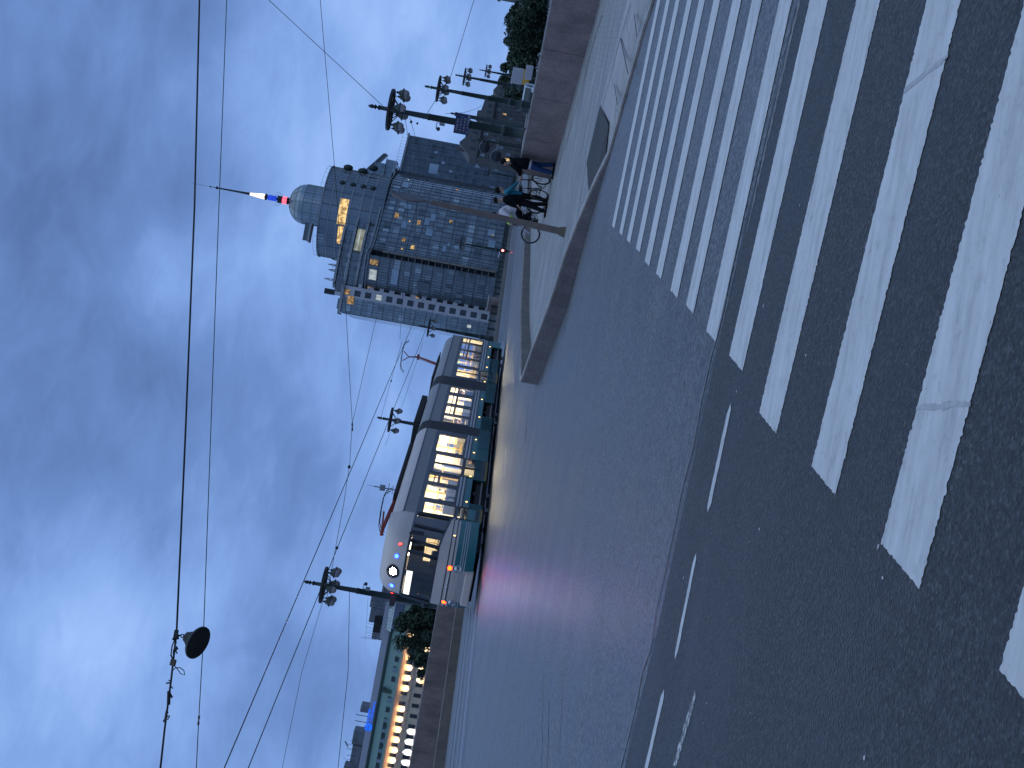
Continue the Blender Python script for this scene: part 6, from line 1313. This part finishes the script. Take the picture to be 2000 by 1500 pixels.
# ------------------------------------------------------------------ trees
def tree(label, base, h_, wid, m, nl, seed, leaf=.4, group=None, low=.25, blobs=9):
    random.seed(seed); t = thing('tree', label, 'tree', base, 0, group); tk = MB(); lf = MB(); fork = h_*low
    tk.path([(0, 0, -.3), (.03*h_, 0, fork), (.0, .02*h_, h_*.6), (.02*h_, 0, h_*.85)], [.035*h_, .026*h_, .016*h_, .006*h_], 7)
    cs = []
    for k in range(blobs):
        a = random.random()*2*PI; z = h_*random.uniform(low+.12, .92); rr = wid*.5*math.sin(min(PI, max(.3, PI*(1.08-(z/h_)*.85)*.85)))*random.uniform(.45, 1.12)
        c = Vector((rr*math.cos(a), rr*math.sin(a), z)); cs.append((c, wid*random.uniform(.10, .23)))
        tk.path([(.02*h_, 0, fork+(z-fork)*.35), c*.55+Vector((0, 0, z*.42)), c], [.012*h_, .007*h_, .003*h_], 5)
    cs.append((Vector((wid*random.uniform(-.1, .1), 0, h_*.88)), wid*.14)); cs.append((Vector((0, 0, h_*.55)), wid*.30))
    for k in range(nl):
        c, r = random.choice(cs); d = Vector((random.gauss(0, 1), random.gauss(0, 1), random.gauss(0, .85))).normalized()*r*(random.random()**.33)*random.uniform(.75, 1.12)
        p = c+d; 
        if p.z < h_*.08: continue
        u = Vector((random.uniform(-1, 1), random.uniform(-1, 1), random.uniform(-.6, .6))).normalized()*leaf*random.uniform(.5, 1.2); v = u.cross(Vector((random.uniform(-1, 1), random.uniform(-1, 1), random.uniform(-1, 1)))).normalized()*leaf*random.uniform(.3, .6)
        lf.add([p-u, p+v, p+u, p-v], [(0, 1, 2, 3)])
    tk.build('trunk', 'bark', t, True); lf.build('crown', m, t); return t
def tr_at(x, y, Y, label, wpx, m, nl, seed, **k):
    p = at(x, y, Y); H = p.z+.2
    return tree(label, (p.x, Y, -.1), H, wpx*Y/FPX, m, nl, seed, **k)
GR = 'trees beyond the right-hand wall'
tr_at(999, -20, 205, 'dark tree at the right edge of the scene behind the pinkish wall', 70, 'leaf_dark', 5200, 21, leaf=.42, group=GR, low=.12, blobs=14)
tr_at(996, 22, 200, 'tall dark tree second from the right edge behind the pinkish wall', 78, 'leaf_dark', 5600, 22, leaf=.42, group=GR, low=.12, blobs=14)
tr_at(984, 82, 235, 'paler tree with a rounded top standing out above the dark trees', 66, 'leaf_mid', 5600, 23, leaf=.42, group=GR, low=.12, blobs=14)
tr_at(1010, 60, 190, 'low dark tree filling the gap below the paler rounded one', 90, 'leaf_dark', 4600, 24, leaf=.40, group=GR, low=.08, blobs=14)
tr_at(977, 132, 240, 'round-topped tree behind the third lamp and the billboard', 62, 'leaf_mid', 5200, 25, leaf=.42, group=GR, low=.12, blobs=14)
tr_at(984, 158, 225, 'dark tree whose crown touches the old grey houses', 56, 'leaf_dark', 5000, 26, leaf=.42, group=GR, low=.1, blobs=14)
tr_at(1006, 108, 195, 'low dark bushy tree between billboard and wall', 70, 'leaf_dark', 3800, 27, leaf=.36, group=GR, low=.08, blobs=12)
tr_at(1004, 175, 185, 'dark bush-like tree right of the plain post, in front of the grey houses', 60, 'leaf_dark', 3600, 28, leaf=.34, group=GR, low=.06, blobs=14)
tr_at(1001, 135, 215, 'dense dark tree right behind the white and orange billboard', 80, 'leaf_dark', 4600, 29, leaf=.38, group=GR, low=.06, blobs=16)
tr_at(1003, 40, 180, 'lowest dark tree near the right edge with leaves down to the wall', 120, 'leaf_dark', 6000, 30, leaf=.38, group=GR, low=.04, blobs=18)
GL = 'trees before the cream building'
tr_at(775, 1222, 150, 'dense dark tree beside the pedestal of the lamp at the tram front', 78, 'leaf_dark', 6400, 31, leaf=.28, group=GL, low=.06, blobs=18)
tr_at(799, 1262, 156, 'dark tree with lit facade showing through its branches', 62, 'leaf_dark', 2600, 32, leaf=.27, group=GL, low=.10, blobs=14)
tr_at(806, 1190, 152, 'low dark tree half hidden by the tram nose', 84, 'leaf_dark', 4200, 33, leaf=.28, group=GL, low=.05, blobs=14)
tr_at(813, 1292, 153, 'thin dark tree with lit windows showing around it, leftmost of the dark trees', 46, 'leaf_dark', 1500, 34, leaf=.26, group=GL, low=.10, blobs=14)
# ------------------------------------------------------------------ billboard, notice, van, car beyond the right wall
p = at(1021, 152, 165); t = thing('billboard', 'white and orange billboard on a post in front of the trees', 'billboard', (p.x, 165, 0))
MB().path([(0, 0, 0), (0, 0, p.z)], .12, 8).build('post', 'iron_black', t)
MB().box((-1.15, -.12, p.z-.9), (1.15, .05, p.z-.02)).build('orange_panel', 'orange', t); MB().box((-1.2, -.12, p.z), (1.2, .05, p.z+1.55)).build('white_panel', 'white', t)
lt = MB(); random.seed(4)
for r_ in range(4):
    x = -1.0
    while x < .8: w_ = random.uniform(.08, .3); lt.box((x, -.135, p.z+.2+r_*.32), (x+w_, -.121, p.z+.2+r_*.32+.16)); x += w_+.06
lt.build('lettering', 'grey_attic', t)
p = at(1034, 142, 120); t = thing('notice_board', 'small pale notice board low against the wall below the billboard', 'sign', (p.x, 120, 0))
MB().path([(0, 0, 0), (0, 0, p.z+.2)], .05, 6).build('post', 'iron_black', t); MB().box((-.72, -.05, p.z-.3), (.72, .03, p.z+.42)).build('board', 'white', t)
lt = MB()
for r_ in range(4):
    for k in range(7): lt.box((-.62+k*.17, -.062, p.z-.2+r_*.14), (-.62+k*.17+.11, -.051, p.z-.13+r_*.14))
lt.build('lettering', 'grey_attic', t)
def van(label, base, rz, m, hgt=2.1, Ln=5.0, wid=1.9):
    t = thing('van', label, 'van', base, rz); h2 = wid/2
    pf = [(0, .35), (0, .95), (.35, 1.1), (1.05, 1.25), (1.75, hgt-.1), (2.1, hgt), (Ln-.1, hgt), (Ln, hgt-.2), (Ln, .35)]
    n = len(pf); MB().add([(x, -h2, z) for x, z in pf]+[(x, h2, z) for x, z in pf], [(i, (i+1) % n, n+(i+1) % n, n+i) for i in range(n)]+[tuple(range(n)), tuple(range(2*n-1, n-1, -1))]).build('body', m, t, bevel=.05)
    MB().add([(1.10, -h2*.9, 1.30), (1.10, h2*.9, 1.30), (1.70, h2*.86, hgt-.16), (1.70, -h2*.86, hgt-.16)], [(0,1,2,3)]).build('windscreen', 'winglass', t, loc=(-.03, 0, .02))
    for s in (-1, 1): MB().box((1.6, s*h2-.01, 1.25), (2.7, s*h2+.01, hgt-.3)).build('side_window', 'winglass', t)
    for x in (1.0, Ln-1.0):
        for s in (-1, 1): w_ = MB().lathe([(.1, -.1), (.33, -.1), (.34, 0), (.33, .1), (.1, .1)], 20, T3((x, s*(h2-.08), .34), 0, PI/2)).build('wheel', 'rubber', t, True)
    for s in (-1, 1): MB().lathe([(.1, 0), (.09, .04)], 12, T3((0, s*.65, .8), 0, 0, -PI/2)).build('headlight', 'white', t)
    return t
p = at(1028, 183, 130); van('pale van roof showing above the pinkish wall below the lamps', (p.x-.6, 129, p.z-1.75), math.radians(70), 'van_white', 2.1)
p = at(994, 503, 310); van('small pale blue vehicle far down the road before the office building', (p.x, 310, -.3), math.radians(74), 'van_white', 1.55, 4.2, 1.7)
S.cycles.use_denoising = True
try: S.cycles.denoiser = 'OPENIMAGEDENOISE'
except Exception: pass
S.cycles.max_bounces = 8; S.cycles.transparent_max_bounces = 16; S.cycles.sample_clamp_indirect = 6.0; S.cycles.use_adaptive_sampling = True
